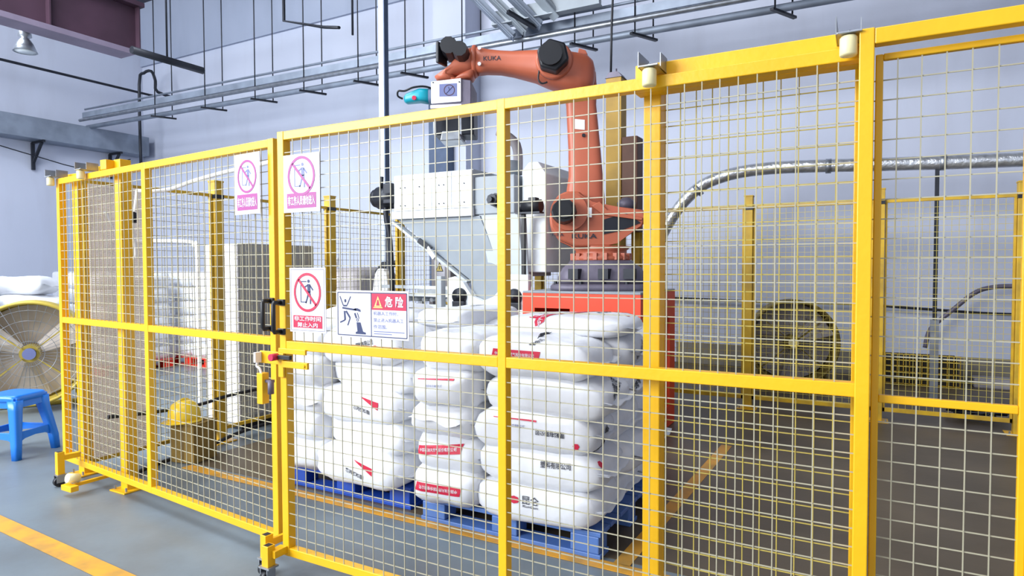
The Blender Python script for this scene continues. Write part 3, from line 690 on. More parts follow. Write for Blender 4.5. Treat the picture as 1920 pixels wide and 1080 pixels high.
# rotating column
b = MB(); b.lathe([(.27, 1.565), (.275, 1.60), (.235, 1.63), (.235, 1.66), (.28, 1.70)], R3(0, 0), n=32)
for k in range(18):
    a = 2*PI*k/18; c = R3(0, 0)+Vector((math.cos(a), math.sin(a), 0))*.262; b.bar(c+UP*1.575, c+UP*1.635, .035)
b.done('column_foot', ORANGE, rob)
out = [(.465, 1.863), (.475, 1.95), (.455, 2.06), (.40, 2.15), (.33, 2.185), (.207, 2.185), (.10, 2.07), (-.10, 2.05), (-.36, 2.015), (-.38, 1.94), (-.343, 1.857), (-.113, 1.736), (-.064, 1.69), (.241, 1.69), (.38, 1.753)]
b = MB()
b.prism(out, E, UP, N, O, .10, .26, .02); b.prism(out, E, UP, N, O, -.26, -.12, .02); b.prism([(.40, 1.80), (.38, 1.9), (.1, 1.95), (-.36, 1.96), (-.34, 1.87), (-.1, 1.75), (.241, 1.69)], E, UP, N, O, -.13, .11)
b.done('rotating_column', ORANGE, rob)
b = MB(); b.prism([(-.0, 1.80), (.0, 1.93), (-.20, 1.985), (-.33, 1.90), (-.15, 1.83)], E, UP, N, O, .262, .268); b.done('column_recess', DARKM, rob, label='dark triangular recess')
b = MB(); b.prism([(.03, 2.09), (.10, 2.05), (.0, 1.97), (-.34, 1.92), (-.345, 1.945), (-.03, 2.01)], E, UP, N, O, .262, .285, .004); b.done('column_rib', ORANGE, rob)
flat_text('KUKA', R3(.165, 1.785, .2695), .22, .042, -E, UP, None, INK, rob, bold=.02)
flat_text('KUKA', R3(.40, 1.80, .2695), .10, .03, -E, UP, None, INK, rob, bold=.02)
# shoulder gearbox and motor
b = MB(); b.cyl(R3(.30, 2.0, .262), R3(.30, 2.0, .30), .165, n=32); b.m = 1; b.cyl(R3(.345, 2.0, .30), R3(.345, 2.0, .46), .115, .10, n=12, sm=False); b.cyl(R3(.345, 2.0, .46), R3(.345, 2.0, .49), .07, n=16); b.done('shoulder_motor', [ORANGE, BLACK], rob, label='black ribbed motor on orange flange')
b = MB(); b.box(R3(.10, 1.955, .262), R3(.20, 2.05, .268)); 
b.bm.free(); b = MB(); b.prism([(.10, 1.95), (.20, 1.955), (.20, 2.04), (.10, 2.035)], E, UP, N, O, .287, .2885); b.done('rating_plate', WHITE, rob, label='small white rating plate')
# link arm
b = MB()
b.loft([(R3(.17, 1.86), E, N, .15, .08, 3), (R3(.16, 1.98), E, N, .19, .10, 2.6), (R3(.15, 2.12), E, N, .185, .10, 3), (R3(.143, 2.35), E, N, .158, .095, 3.5), (R3(.155, 2.60), E, N, .148, .09, 4), (R3(.185, 3.0), E, N, .138, .09, 4), (R3(.19, 3.15), E, N, .15, .10, 3), (R3(.20, 3.30), E, N, .15, .10, 2.4), (R3(.21, 3.38), E, N, .10, .08, 2)], 28)
b.done('link_arm', ORANGE, rob)
b = MB(); b.prism([(.155, 2.76), (.245, 2.77), (.245, 2.86), (.155, 2.85)], E, UP, N, O, .092, .094); b.done('rating_plate', WHITE, rob, label='white plate on the link arm')
b = MB(); b.cyl(R3(.165, 2.71, .08), R3(.165, 2.71, .105), .016, n=10); b.done('arm_plug', DARKM, rob)
# forearm: elbow housing then tapering tube to the wrist
def fa(s, zt_, zb_, hy, p=2.8): return (R3(s, (zt_+zb_)/2, .10), UP, N, (zt_-zb_)/2, hy, p)
b = MB(); b.loft([fa(.065, 3.30, 3.20, .06), fa(.085, 3.37, 3.12, .12), (fa(.14, 3.42, 3.07, .16)), fa(.22, 3.435, 3.075, .19), fa(.36, 3.46, 3.10, .20), fa(.50, 3.475, 3.155, .20), fa(.60, 3.47, 3.20, .17), fa(.80, 3.47, 3.255, .135), fa(.92, 3.48, 3.278, .125), fa(1.05, 3.498, 3.285, .125), fa(1.155, 3.522, 3.276, .13)], 28)
b.done('forearm', ORANGE, rob)
flat_text('KUKA', R3(.985, 3.385, .228), .16, .04, -E, UP, None, INK, rob, bold=.01)
b = MB(); b.lathe([(.10, 0), (.165, .0), (.165, .03), (.15, .05)], R3(.43, 3.33, .27), N, 24); b.m = 1
b.prism([(.145*math.cos(2*PI*k/6+.3)+.44, .145*math.sin(2*PI*k/6+.3)+3.33) for k in range(6)], E, UP, N, O, .31, .46, .02); b.cyl(R3(.46, 3.33, .46), R3(.46, 3.33, .50), .10, n=18); b.done('elbow_motor', [ORANGE, BLACK], rob, label='large black hexagonal motor')
for s in (.46, .17):
    b = MB(); b.prism([(s-.04, 3.46-(.04 if s < .3 else 0)), (s+.05, 3.47-(.04 if s < .3 else 0)), (s+.04, 3.52-(.04 if s < .3 else 0)), (s-.02, 3.50-(.04 if s < .3 else 0))], E, UP, N, O, .05, .15, .005); b.done('lifting_lug', ORANGE, rob)
b = MB(); b.tube([R3(.56, 3.25, .30), R3(.57, 3.17, .30), R3(.54, 3.13, .30), R3(.49, 3.14, .30)], .008, n=8, sub=5); b.done('cable_loop', BLACK, rob)
b = MB(); b.lathe([(.135, 0), (.145, .01), (.145, .035), (.13, .045)], R3(1.135, 3.40, .10), E, 24); b.done('forearm_flange', ORANGE, rob)
for dz in (.075, -.065):
    b = MB(); b.cyl(R3(1.10, 3.40+dz, .225), R3(1.10, 3.40+dz, .245), .016, n=12); b.done('flange_bolt', WHITE, rob, label='pale bolt head')
# wrist
b = MB()
b.loft([(R3(1.15, 3.40, .10), UP, N, .125, .125, 2.4), (R3(1.22, 3.39, .10), UP, N, .115, .13, 2.6), (R3(1.32, 3.36, .10), (UP-E*.3).normalized(), N, .11, .13, 2.8), (R3(1.40, 3.31, .10), (UP-E*.9).normalized(), N, .10, .12, 2.6), (R3(1.43, 3.26, .10), E, N, .10, .115, 2.4), (R3(1.41, 3.22, .10), E, N, .095, .10, 2.2)], 24)
b.done('wrist_housing', ORANGE, rob)
b = MB(); b.loft([(R3(1.16, 3.31, .10), UP, N, .06, .10), (R3(1.22, 3.26, .10), (UP+E).normalized(), N, .06, .09), (R3(1.30, 3.225, .10), E, N, .07, .09)], 18); b.done('wrist_underside', ORANGE, rob)
b = MB(); b.cyl(R3(1.37, 3.17, .10), R3(1.37, 3.235, .10), .085, .095, n=24); b.done('tool_flange', ORANGE, rob)
for s, z, r_, hh in ((1.26, 3.43, .075, .12), (1.36, 3.47, .085, .10)):
    b = MB(); b.cyl(R3(s, z, .14), R3(s, z, .14+hh+.12), r_*1.05, r_*.9, n=10, sm=False); b.done('wrist_motor', BLACK, rob, label='black wrist motor')
b = MB(); b.box(R3(1.40, 3.34, .16), R3(1.49, 3.53, .28), .01); b.cyl(R3(1.345, 3.50, .2), R3(1.335, 3.585, .2), .02, .006, n=8); b.done('wrist_motor', BLACK, rob, label='black upright connector box')
# gripper (tool carried by the flange)
gr = thing('bag_gripper', 'white-fronted gripper box hanging under the robot wrist', 'gripper', R3(1.38, 2.95, .1))
b = MB(); b.box(R3(1.24, 2.955, .30), R3(1.53, 3.185, .315), .004)
b.bm.free()
b = MB(); b.prism([(1.255, 2.985), (1.525, 2.97), (1.525, 3.165), (1.255, 3.19)], E, UP, N, O, .30, .318, .004); b.done('front_plate', WHITE, gr, label='white front plate')
b = MB(); b.prism([(1.17, 2.95), (1.255, 2.95), (1.52, 2.95), (1.52, 3.16), (1.255, 3.185), (1.17, 3.175)], E, UP, N, O, -.12, .30, .006); b.done('gripper_body', GREYP, gr)
b = MB(); c = R3(1.37, 3.09, .3195); b.prism([(1.29, 3.03), (1.45, 3.03), (1.45, 3.14), (1.29, 3.145)], E, UP, N, O, .3185, .3192); b.done('warning_label', SBLUE, gr, label='small square prohibition label')
b = MB(); circle(b, R3(1.36, 3.085, .320), E, UP, .042, .05); p = R3(1.36, 3.085, .3203)
b.bar(p-E*.032+UP*.032, p+E*.032-UP*.032, .008, .0004); b.bar(p, p+UP*.03+E*.01, .01, .0004); b.done('label_ring', MAROON, gr, recalc=False)
for s in (1.27, 1.505):
    b = MB(); b.cyl(R3(s, 3.155, .318), R3(s, 3.155, .325), .006, n=8); b.done('plate_screw', DARKM, gr)
b = MB(); b.prism([(1.25, 2.93), (1.53, 2.925), (1.53, 2.955), (1.25, 2.96)], E, UP, N, O, .25, .33, .003); b.done('lower_lip', WHITE, gr)
for s in (1.27, 1.50):
    b = MB(); b.prism([(s-.015, 2.70), (s+.015, 2.70), (s+.012, 2.95), (s-.012, 2.95)], E, UP, N, O, .26, .29, .003); b.done('gripper_finger', STEEL, gr)
b = MB(); b.prism([(1.16, 2.72), (1.53, 2.72), (1.53, 2.93), (1.16, 2.95)], E, UP, N, O, -.1, .18, .01); b.done('needle_frame', DARKM, gr)
b = MB(); b.prism([(1.26, 2.66), (1.46, 2.65), (1.44, 2.74), (1.28, 2.74)], E, UP, N, O, -.06, .26, .01); b.done('needle_head', STEEL, gr)
tl = thing('air_cylinder', 'teal pneumatic unit with black hose ring beside the gripper', 'actuator', R3(1.7, 3.0, .1))
b = MB(); b.loft([(R3(1.57, 3.075, .15), UP, N, .065, .08, 3.5), (R3(1.66, 3.085, .15), UP, N, .06, .075, 3.5), (R3(1.78, 3.06, .15), UP, N, .045, .06, 3), (R3(1.80, 3.055, .15), UP, N, .03, .05, 2.5)], 20); b.done('body', TEAL, tl)
b = MB(); b.loft([(R3(1.49, 3.065, .15), UP, N, .06, .07, 3), (R3(1.57, 3.07, .15), UP, N, .067, .082, 3.5)], 20); b.done('end_cap', COLM, tl)
b = MB(); b.tube([R3(1.81, 3.05, .2), R3(1.85, 3.07, .22), R3(1.84, 3.11, .24), R3(1.78, 3.11, .24), R3(1.70, 3.14, .24), R3(1.60, 3.155, .2), R3(1.5, 3.13, .15)], .009, n=8, sub=5); b.done('hose', BLACK, tl)
b = MB(); b.cyl(R3(1.70, 3.05, .215), R3(1.70, 3.05, .228), .02, n=12); b.done('badge', SRED, tl)

# ------------------------------------------------------------------ bag-opening machine
mc = thing('bag_opening_machine', 'pale grey hopper machine with white panelled top left of the robot', 'machine', (-3.6, 3.6, 0))
b = MB(); b.box((-4.46, 3.32, 2.03), (-3.46, 4.12, 2.50), .006); b.done('upper_housing', MACH, mc)
# white front in four doors
for i in range(4):
    xa = -4.46+i*.25
    b = MB(); b.box((xa+.003, 3.30, 2.115), (xa+.247, 3.32, 2.49), .003); dr = b.done('panel', PANELW, mc)
    for zz in (2.17, 2.36):
        for dx in (-.03, .03):
            b = MB(); b.cyl((xa+.125+dx, 3.292, zz), (xa+.125+dx, 3.30, zz), .007, n=8); b.done('panel_screw', DARKM, dr)
b = MB(); b.box((-4.50, 3.295, 2.03), (-3.455, 3.32, 2.11), .004); b.done('front_skirt', PANELW, mc)
b = MB(); b.box((-3.46, 3.34, 2.04), (-3.0, 4.1, 2.42), .01); b.done('side_chamber', MACHD, mc)
def ventm(c, r, ax_):
    b = MB(); c = Vector(c); a = Vector(ax_)
    b.cyl(c, c+a*.05, r, n=8, sm=False); b.cyl(c+a*.05, c+a*.12, r*.8, n=8, sm=False); b.cyl(c+a*.12, c+a*.16, r*.4, n=8, sm=False); b.done('drive_motor', DARKM, mc, label='dark motor')
ventm((-3.19, 3.34, 2.17), .07, (0,-1,0))
b = MB(); b.cyl((-4.72, 3.38, 2.28), (-4.47, 3.38, 2.28), .125, n=24); b.cyl((-4.78, 3.38, 2.28), (-4.72, 3.38, 2.28), .10, n=20); b.box((-4.58, 3.26, 2.20), (-4.46, 3.5, 2.42), .01); b.done('drum_motor', DARKM, mc, label='large round dark motor at the left end')
b = MB(); b.tube([(-4.62, 3.3, 2.50), (-4.63, 3.3, 2.38)], .018, n=8); b.tube([(-4.62, 3.36, 2.2), (-4.60, 3.34, 2.05), (-4.55, 3.34, 1.80), (-4.52, 3.34, 1.2)], .028, n=10, sub=4); b.done('conduit', DARKM, mc)
# hopper: tapered trough
def frustum(b, top, bot):
    T = [b.v(p) for p in top]; B = [b.v(p) for p in bot]
    for i in range(4): b.f([T[i], T[(i+1)%4], B[(i+1)%4], B[i]])
    b.f(T); b.f(B[::-1])
b = MB(); frustum(b, [(-4.44,3.34,2.03),(-3.40,3.34,2.03),(-3.40,4.1,2.03),(-4.44,4.1,2.03)], [(-3.52,3.40,1.36),(-3.14,3.40,1.36),(-3.14,4.0,1.36),(-3.52,4.0,1.36)]); b.done('hopper', MACHD, mc)
b = MB(); b.cyl((-3.33, 3.36, 1.37), (-3.33, 4.0, 1.37), .19, n=28); b.done('screw_trough', MACHD, mc)
b = MB(); frustum(b, [(-3.42,3.36,2.04),(-2.98,3.36,2.04),(-2.98,4.1,2.04),(-3.42,4.1,2.04)], [(-3.30,3.38,1.42),(-2.92,3.38,1.42),(-2.92,4.0,1.42),(-3.30,4.0,1.42)]); b.done('hopper_side', MACH, mc)
b = MB(); b.bar((-4.47, 3.325, 2.0), (-3.56, 3.385, 1.36), .10, .025); b.done('hopper_flange', MACH, mc)
b = MB(); b.bar((-4.13, 3.30, 1.80), (-3.98, 3.31, 1.70), .03, .05); b.done('clamp', DARKM, mc)
b = MB(); b.bar((-4.02, 3.31, 1.72), (-3.93, 3.31, 1.61), .035, .05); b.done('clamp', PANELW, mc)
b = MB(); b.bar((-2.90, 3.34, 2.0), (-2.90, 3.40, 1.40), .05, .02); b.done('hopper_rib', MACH, mc)
# lower box with bearings
b = MB(); b.prism([(-3.75, 1.10), (-2.82, 1.10), (-2.82, 1.44), (-3.02, 1.44), (-3.10, 1.32), (-3.2, 1.22), (-3.33, 1.17), (-3.46, 1.22), (-3.56, 1.36), (-3.66, 1.42), (-3.75, 1.40)], (1,0,0), UP, (0,1,0), (0,0,0), 3.28, 3.34, .004); b.done('trough_end_plate', PANELW, mc)
for cx in (-3.60, -2.97):
    b = MB(); b.lathe([(.0, -.05), (.03, -.05), (.035, -.03), (.08, -.03), (.085, 0)], (cx, 3.28, 1.22), (0,1,0), 20); b.box((cx-.075, 3.24, 1.10), (cx+.075, 3.28, 1.17), .01); b.done('shaft_bearing', DARKM, mc, label='dark shaft bearing')
b = MB(); b.box((-3.80, 3.24, 1.03), (-2.80, 3.34, 1.10), .003); b.box((-3.80, 4.0, 1.03), (-2.80, 4.1, 1.10), .003); b.box((-3.80, 3.34, 1.03), (-3.72, 4.0, 1.10)); b.box((-2.88, 3.34, 1.03), (-2.80, 4.0, 1.10)); b.done('support_frame', PANELW, mc)
for x in (-3.77, -2.84):
    for y in (3.29, 4.05):
        b = MB(); b.box((x-.04, y-.04, 0), (x+.04, y+.04, 1.03), .003); b.done('leg', PANELW, mc)
b = MB(); b.box((-3.86, 3.22, .95), (-3.79, 3.30, 1.42), .003); b.done('leg_extension', MACH, mc)
b = MB(); b.box((-3.62, 3.45, .55), (-3.0, 3.95, 1.03), .01)
for i in range(6): b.box((-3.60+i*.06, 3.43, .6), (-3.57+i*.06, 3.45, 1.0))
b.done('discharge_box', MACHD, mc)
b = MB(); b.tube([(-3.1, 3.6, 2.45), (-3.12, 3.6, 2.75), (-3.3, 3.55, 2.9)], .05, n=12, sub=5); b.done('dust_hose', BEIGE, mc, label='grey flexible hose')
b = MB(); b.cyl((-3.16, 3.55, 2.42), (-3.16, 3.55, 2.58), .10, n=20); b.done('inlet_collar', MACHD, mc)
# dust tank right of machine
dt = thing('dust_collector', 'pale grey dust collector tank between hopper machine and robot', 'tank', (-2.85, 4.2, 0))
b = MB(); b.prism([(-2.975, 1.46), (-2.715, 1.46), (-2.715, 2.42), (-2.80, 2.54), (-2.90, 2.54), (-2.975, 2.46)], (1,0,0), UP, (0,1,0), (0,0,0), 3.45, 4.45, .01); b.done('tank_body', PANELW, dt)
b = MB(); b.cyl((-2.85, 4.3, .05), (-2.85, 4.3, 1.47), .10, n=24); b.done('down_pipe', PANELW, dt)
for x in (-2.95, -2.74):
    b = MB(); b.box((x-.02, 4.38, 0), (x+.02, 4.44, 1.46)); b.done('leg', MACHD, dt)
# motor on dark pole beside it
mp_ = thing('motor_stand', 'slim black pole carrying a black motor left of the robot', 'motor', (-2.88, 3.3, 0))
b = MB(); b.box((-2.90, 3.29, .0), (-2.865, 3.33, 2.04), .003); b.done('pole', BLACK, mp_)
b = MB(); b.cyl((-2.86, 3.28, 2.09), (-2.68, 3.28, 2.09), .06, n=16); b.cyl((-2.90, 3.28, 2.09), (-2.86, 3.28, 2.09), .05, n=16); b.box((-2.80, 3.24, 2.13), (-2.72, 3.32, 2.17), .004); b.done('motor', BLACK, mp_)
b = MB(); b.box((-2.94, 3.24, 2.02), (-2.68, 3.34, 2.035)); b.done('bracket', DARKM, mp_)
# conveyor and items left of machine, outside side fence
cv = thing('roller_conveyor', 'white framed conveyor running behind the danger sign', 'conveyor', (-4.6, 3.2, 0))
for z in (1.10, 1.22, 1.30):
    b = MB(); b.bar((-4.80, 3.5, z), (-3.84, 3.5, z-.01), .03, .035); b.done('side_rail', PANELW, cv)
for i in range(9):
    b = MB(); b.cyl((-4.75+i*.105, 3.5, 1.16), (-4.75+i*.105, 4.1, 1.16), .022, n=10); b.done('roller', STEEL, cv)
b = MB(); b.bar((-4.75, 4.1, 1.22), (-3.84, 4.1, 1.22), .03, .05); b.done('side_rail', PANELW, cv)
for x, y in ((-4.7, 3.5), (-3.95, 3.5), (-4.7, 4.1), (-3.95, 4.1)):
    b = MB(); b.box((x-.02, y-.02, 0), (x+.02, y+.02, 1.12)); b.done('leg', PANELW, cv)
cb_ = thing('control_cabinet', 'small beige control cabinet with a yellow triangle label', 'cabinet', (-4.7, 4.55, 0))
b = MB(); b.box((-5.12+.35, 4.4, 1.18), (-4.48, 4.62, 1.62), .006); b.done('body', BEIGE, cb_)
b = MB(); b.box((-4.80, 4.39, 0), (-4.74, 4.6, 1.18)); b.box((-4.52, 4.39, 0), (-4.48, 4.6, 1.18)); b.done('stand', BEIGE, cb_)
b = MB(); b.box((-4.72, 4.395, 1.36), (-4.56, 4.4, 1.60)); lb = b.done('label_plate', SWH, cb_, label='white plate with warning triangle')
b = MB(); b.f([b.v((-4.70, 4.393, 1.46)), b.v((-4.58, 4.393, 1.46)), b.v((-4.64, 4.393, 1.58))]); b.m = 1; b.f([b.v((-4.685, 4.391, 1.468)), b.v((-4.595, 4.391, 1.468)), b.v((-4.64, 4.391, 1.563))]); b.m = 0; b.bar((-4.64, 4.390, 1.485), (-4.64, 4.390, 1.535), .012, .0005); b.done('warning_triangle', [INK, SYEL], lb, recalc=False)
ph = thing('clamp_arm', 'dark clamp arm with a white plastic hood left of the small cabinet', 'clamp', (-5.15, 4.0, 0))
b = MB(); b.bar((-5.30, 4.0, 1.44), (-5.18, 4.0, 1.56), .06); b.bar((-5.20, 4.0, 1.55), (-5.02, 4.0, 1.55), .07); b.cyl((-5.04, 4.0, 1.57), (-4.97, 4.0, 1.57), .03, n=10); b.done('arm', DARKM, ph)
b = MB(); b.prism([(-5.32, 1.10), (-5.02, 1.10), (-5.08, 1.44), (-5.14, 1.50), (-5.22, 1.50), (-5.27, 1.42)], (1,0,0), UP, (0,1,0), (0,0,0), 3.9, 4.05, .02); b.done('hood', WHITE, ph)
b = MB(); b.box((-5.20, 3.95, 0), (-5.12, 4.03, 1.10)); b.done('stand', DARKM, ph)
gc = thing('covered_machine', 'low machine under a grey cover beyond the side fence', 'machine', (-6.1, 4.2, 0))
b = MB(); b.loft([((-6.45+.0, 4.3, .9), (0,1,0), UP, .40, .50, 5), ((-6.4, 4.3, 1.0), (0,1,0), UP, .45, .50, 5), ((-5.6, 4.3, 1.0), (0,1,0), UP, .45, .52, 5), ((-5.5, 4.3, .95), (0,1,0), UP, .40, .46, 5)], 24); b.done('cover', BEIGE, gc)
b = MB(); b.box((-6.4, 3.95, 0), (-5.6, 4.65, .5)); b.done('plinth', CABG, gc)
b = MB(); b.lathe([(.0, 0), (.035, 0), (.045, .13), (.04, .13), (.03, .01)], (-6.05, 4.05, 1.515), n=16); tag(b.done('cup', WHITE, base=(-6.05, 4.05, 1.515)), 'small white cup standing on the grey cover', 'cup')

# tall slate column + yellow pillar
b = MB(); b.box((-6.92, 7.3, 0), (-6.5, 7.49, 4.75), .01); tag(b.done('steel_column', COLM, base=(-6.7, 7.4, 0)), 'slate blue steel column behind the gripper', 'column')
yp = thing('cable_pillar', 'tall dull yellow pillar with a cable dropping into its top, right of the robot arm', 'pillar', (-2.48, 4.75, 0))
b = MB(); b.box((-2.57, 4.70, 0), (-2.39, 4.88, 3.62), .004); b.done('shaft', mat('pillar_ochre', '#B89137', .6, var=.15, scale=3), yp)
b = MB(); b.prism([(-2.58, 3.62), (-2.38, 3.62), (-2.43, 3.68), (-2.53, 3.68)], (1,0,0), UP, (0,1,0), (0,0,0), 4.69, 4.89); b.cyl((-2.48, 4.79, 3.68), (-2.48, 4.79, 3.74), .01, n=8); b.done('cap', GREYP, yp)
b = MB(); b.box((-2.38, 4.69, 1.9), (-2.20, 4.9, 2.95), .01); b.done('side_box', mat('dull_brown', '#5E3A28', .6, var=.1), yp, label='brown box on the pillar side')
b = MB(); b.lathe([(.0, 0), (.09, .01), (.10, .08), (.05, .13), (0, .14)], (-2.26, 4.5, 2.12), n=16); b.box((-2.5, 4.4, 2.09), (-2.1, 4.69, 2.12)); b.done('bracket_lamp', GREYP, yp)
b = MB(); b.tube([(-2.53, 4.75, 3.65), (-2.54, 4.8, 4.2), (-2.52, 4.85, 5.2), (-2.48, 4.9, ZC)], .014, n=6); tag(b.done('drop_cable', BLACK, base=(-2.53, 4.75, 3.65)), 'dark cable hanging from the roof to the yellow pillar', 'cable')
b = MB(); b.tube([(-2.2, 4.8, 3.25), (-1.85, 4.8, 2.85)], .012, n=6)
b.bm.free()

# ------------------------------------------------------------------ overhead: cable tray, pipes, girder
tr = thing('cable_tray', 'long grey cable tray slung high along the back wall', 'cable tray', (-9, 6.3, 5))
xa, xb = -16.2, 6.6; za, zb = 5.12, 4.84
for dy, w_, h_ in ((0, .03, .12), (.22, .03, .12)):
    b = MB(); b.bar((xa, 6.3+dy, za), (xb, 6.3+dy, zb), w_, h_); b.done('side_rail', TRAYM, tr)
for i in range(120):
    t_ = (i+.5)/120; x = xa+(xb-xa)*t_; z = za+(zb-za)*t_-.04
    b = MB(); b.box((x-.02, 6.31, z-.01), (x+.02, 6.51, z+.01)); b.done('rung', TRAYM, tr)
b = MB(); b.tube([(xa, 6.23, za-.13), (xb, 6.23, zb-.14)], .035, n=10); tag(b.done('steel_pipe', STEEL, base=(xa, 6.23, za-.13)), 'bright steel pipe running just below the cable tray', 'pipe')
b = MB(); b.tube([(xa, 6.4, za-.26), (xb, 6.4, zb-.26)], .05, n=10); tag(b.done('steel_pipe', TRAYM, base=(xa, 6.4, za-.26)), 'thicker dull grey pipe lowest under the cable tray', 'pipe')
b = MB(); b.tube([(xa, 6.35, za+.15), (xb, 6.35, zb+.15)], .022, n=8); tag(b.done('steel_pipe', TRAYM, base=(xa, 6.35, za+.15)), 'thin grey pipe running above the cable tray', 'pipe')
HX = [-14.4, -12.6, -11.0, -9.6, -8.2, -7.1, -5.9, -4.75, -3.85, -2.9, -1.0]
for i, x in enumerate(HX):
    x *= .9236; z = 5.12-.28*(x-xa)/(xb-xa)
    t = thing('tray_hanger', 'thin rod hanger of the cable tray, %s from the left' % ['first','second','third','fourth','fifth','sixth','seventh','eighth','ninth','tenth','eleventh'][i], 'hanger', (x, 6.4, z), 0, 'rod hangers of the cable tray')
    for dy in (-.12, .16):
        b = MB(); b.cyl((x+dy*.6, 6.4+dy, z-.30), (x+dy*.6, 6.4+dy, ZC), .011, n=6); b.done('rod', DARKM, t)
    b = MB(); b.bar((x-.1, 6.2, z-.32), (x+.12, 6.64, z-.32), .05, .03); b.done('crossbar', DARKM, t)
# short U-shaped sprinkler drop
def pipe(name, pts, r, m, label, cat='pipe', sub=1, n=8):
    b = MB(); b.tube(pts, r, n=n, sub=sub); return tag(b.done(name, m, base=pts[0]), label, cat)
pipe('drop_pipe', [(-9.0, 5.9, ZC), (-9.0, 5.9, 5.85), (-8.35, 6.2, 5.72), (-7.8, 6.0, 5.55)], .028, DARKM, 'bent dark pipe dropping from the roof at the top centre-left')
pipe('drop_pipe', [(-8.1, 6.65, ZC), (-8.1, 6.65, 5.68)], .02, DARKM, 'straight dark pipe joining the bent roof pipe')
pipe('heater_pipe', [(-9.0, 3.2, 4.56), (-9.0, 4.3, 4.56)], .055, DARKM, 'thick dark pipe hanging below the maroon girder end')
pipe('suspension_rod', [(-9.0, 3.72, ZC), (-9.0, 3.72, 4.6)], .014, DARKM, 'dark rod holding the thick pipe up')
pipe('wall_pipe', [(XL+.6, -2, 5.9), (XL+.6, 4.7, 5.92), (XL+.6, 8-.1, 5.92)], .03, DARKM, 'dark pipe running along the left wall')
pipe('pale_pole', [(-5.35, 4.25, 0), (-5.35, 4.25, ZC)], .001, POLEM, 'x') if False else None
b = MB(); b.box((-5.42, 4.2, 1.9), (-5.34, 4.28, ZC)); b.m = 1; b.box((-5.34, 4.2, 1.9), (-5.325, 4.28, ZC)); b.m = 0; b.box((-5.42, 4.2, 0), (-5.34, 4.28, 1.9)); tag(b.done('square_pole', [POLEM, COLM], base=(-5.36, 4.2, 0)), 'pale square pole rising to the roof left of the gripper', 'pole')
# wall duct on left wall with brackets
wd_ = thing('wall_duct', 'slate grey duct on the left wall above the gate', 'duct', (XL, 5, 4.5))
b = MB(); b.box((XL+.02, -4, 4.38), (XL+.55, 7.8, 4.85), .01); b.done('duct_body', TRAYM, wd_)
for y in (2.2, 5.4, 7.1):
    b = MB(); b.bar((XL+.05, y, 4.36), (XL+.55, y, 4.36), .05); b.bar((XL+.05, y, 3.75), (XL+.05, y, 4.36), .06); b.bar((XL+.05, y, 3.9), (XL+.45, y, 4.34), .05); b.done('bracket', DARKM, wd_)
pipe('slack_cable', [(XL+.3, 4.2, 4.25), (XL+.3, 5.4, 4.02), (XL+.3, 6.4, 3.9), (XL+.4, 7.4, 4.25)], .012, DARKM, 'thin slack cable drooping under the wall duct', 'cable', sub=4)
pipe('loop_pipe', [(-15.6, 7.3, 3.9), (-15.6, 7.3, 6.0), (-15.4, 7.3, 6.25), (-15.1, 7.3, 6.25), (-14.95, 7.3, 6.0), (-14.95, 7.35, 5.75), (-14.95, 7.97, 5.7)], .035, DARKM, 'looped dark pipe crossing the left end of the tray', sub=3)
# maroon girder
gd = thing('crane_girder', 'dark maroon steel girder at the top left with a lower flange pale with light', 'girder', (-10, 0, 4.8))
b = MB(); b.box((-10.06, -6, 4.86), (-9.98, 3.92, 5.55), .005); b.done('web', MAROON, gd)
b = MB(); b.box((-10.2, -6, 4.78), (-9.84, 3.75, 4.86), .004); b.done('lower_flange', MAROONL, gd)
b = MB(); b.box((-10.2, -6, 5.55), (-9.84, 3.92, 5.62), .004); b.done('upper_flange', MAROON, gd)
for y in (0, 1.3, 2.6, 3.85):
    b = MB(); b.box((-9.98, y, 4.86), (-9.88, y+.02, 5.55)); b.done('stiffener', MAROON, gd)
for i, (y, lab) in enumerate(((1.2, 'near'), (3.2, 'far'))):
    b = MB(); b.bar((-13.5, y+.6, 6.6+i*.2), (-7.5, y+1.6, 6.6+i*.2), .12, .18); tag(b.done('roof_beam', DARKM, base=(-13.5, y+.6, 6.6+i*.2)), 'dark %s roof beam crossing above the maroon girder' % lab, 'beam')
hb = thing('highbay_lamp', 'bell-shaped grey lamp hanging below the girder at the top left', 'lamp', (-10.6, 2.6, 4.8))
b = MB(); b.lathe([(.02, .34), (.07, .33), (.085, .22), (.05, .2), (.10, .12), (.15, .0), (.145, .0), (.09, .11), (.01, .15)], (-10.6, 2.62, 4.62), n=24); b.done('shade', STEEL, hb)
b = MB(); b.cyl((-10.6, 2.62, 4.96), (-10.6, 2.62, 6.5), .01, n=6); b.done('stem', DARKM, hb)
b = MB(); b.lathe([(.0, 0), (.13, .0), (.12, .02), (0, .03)], (-10.6, 2.62, 4.625), n=20); b.done('diffuser', PANELW, hb)
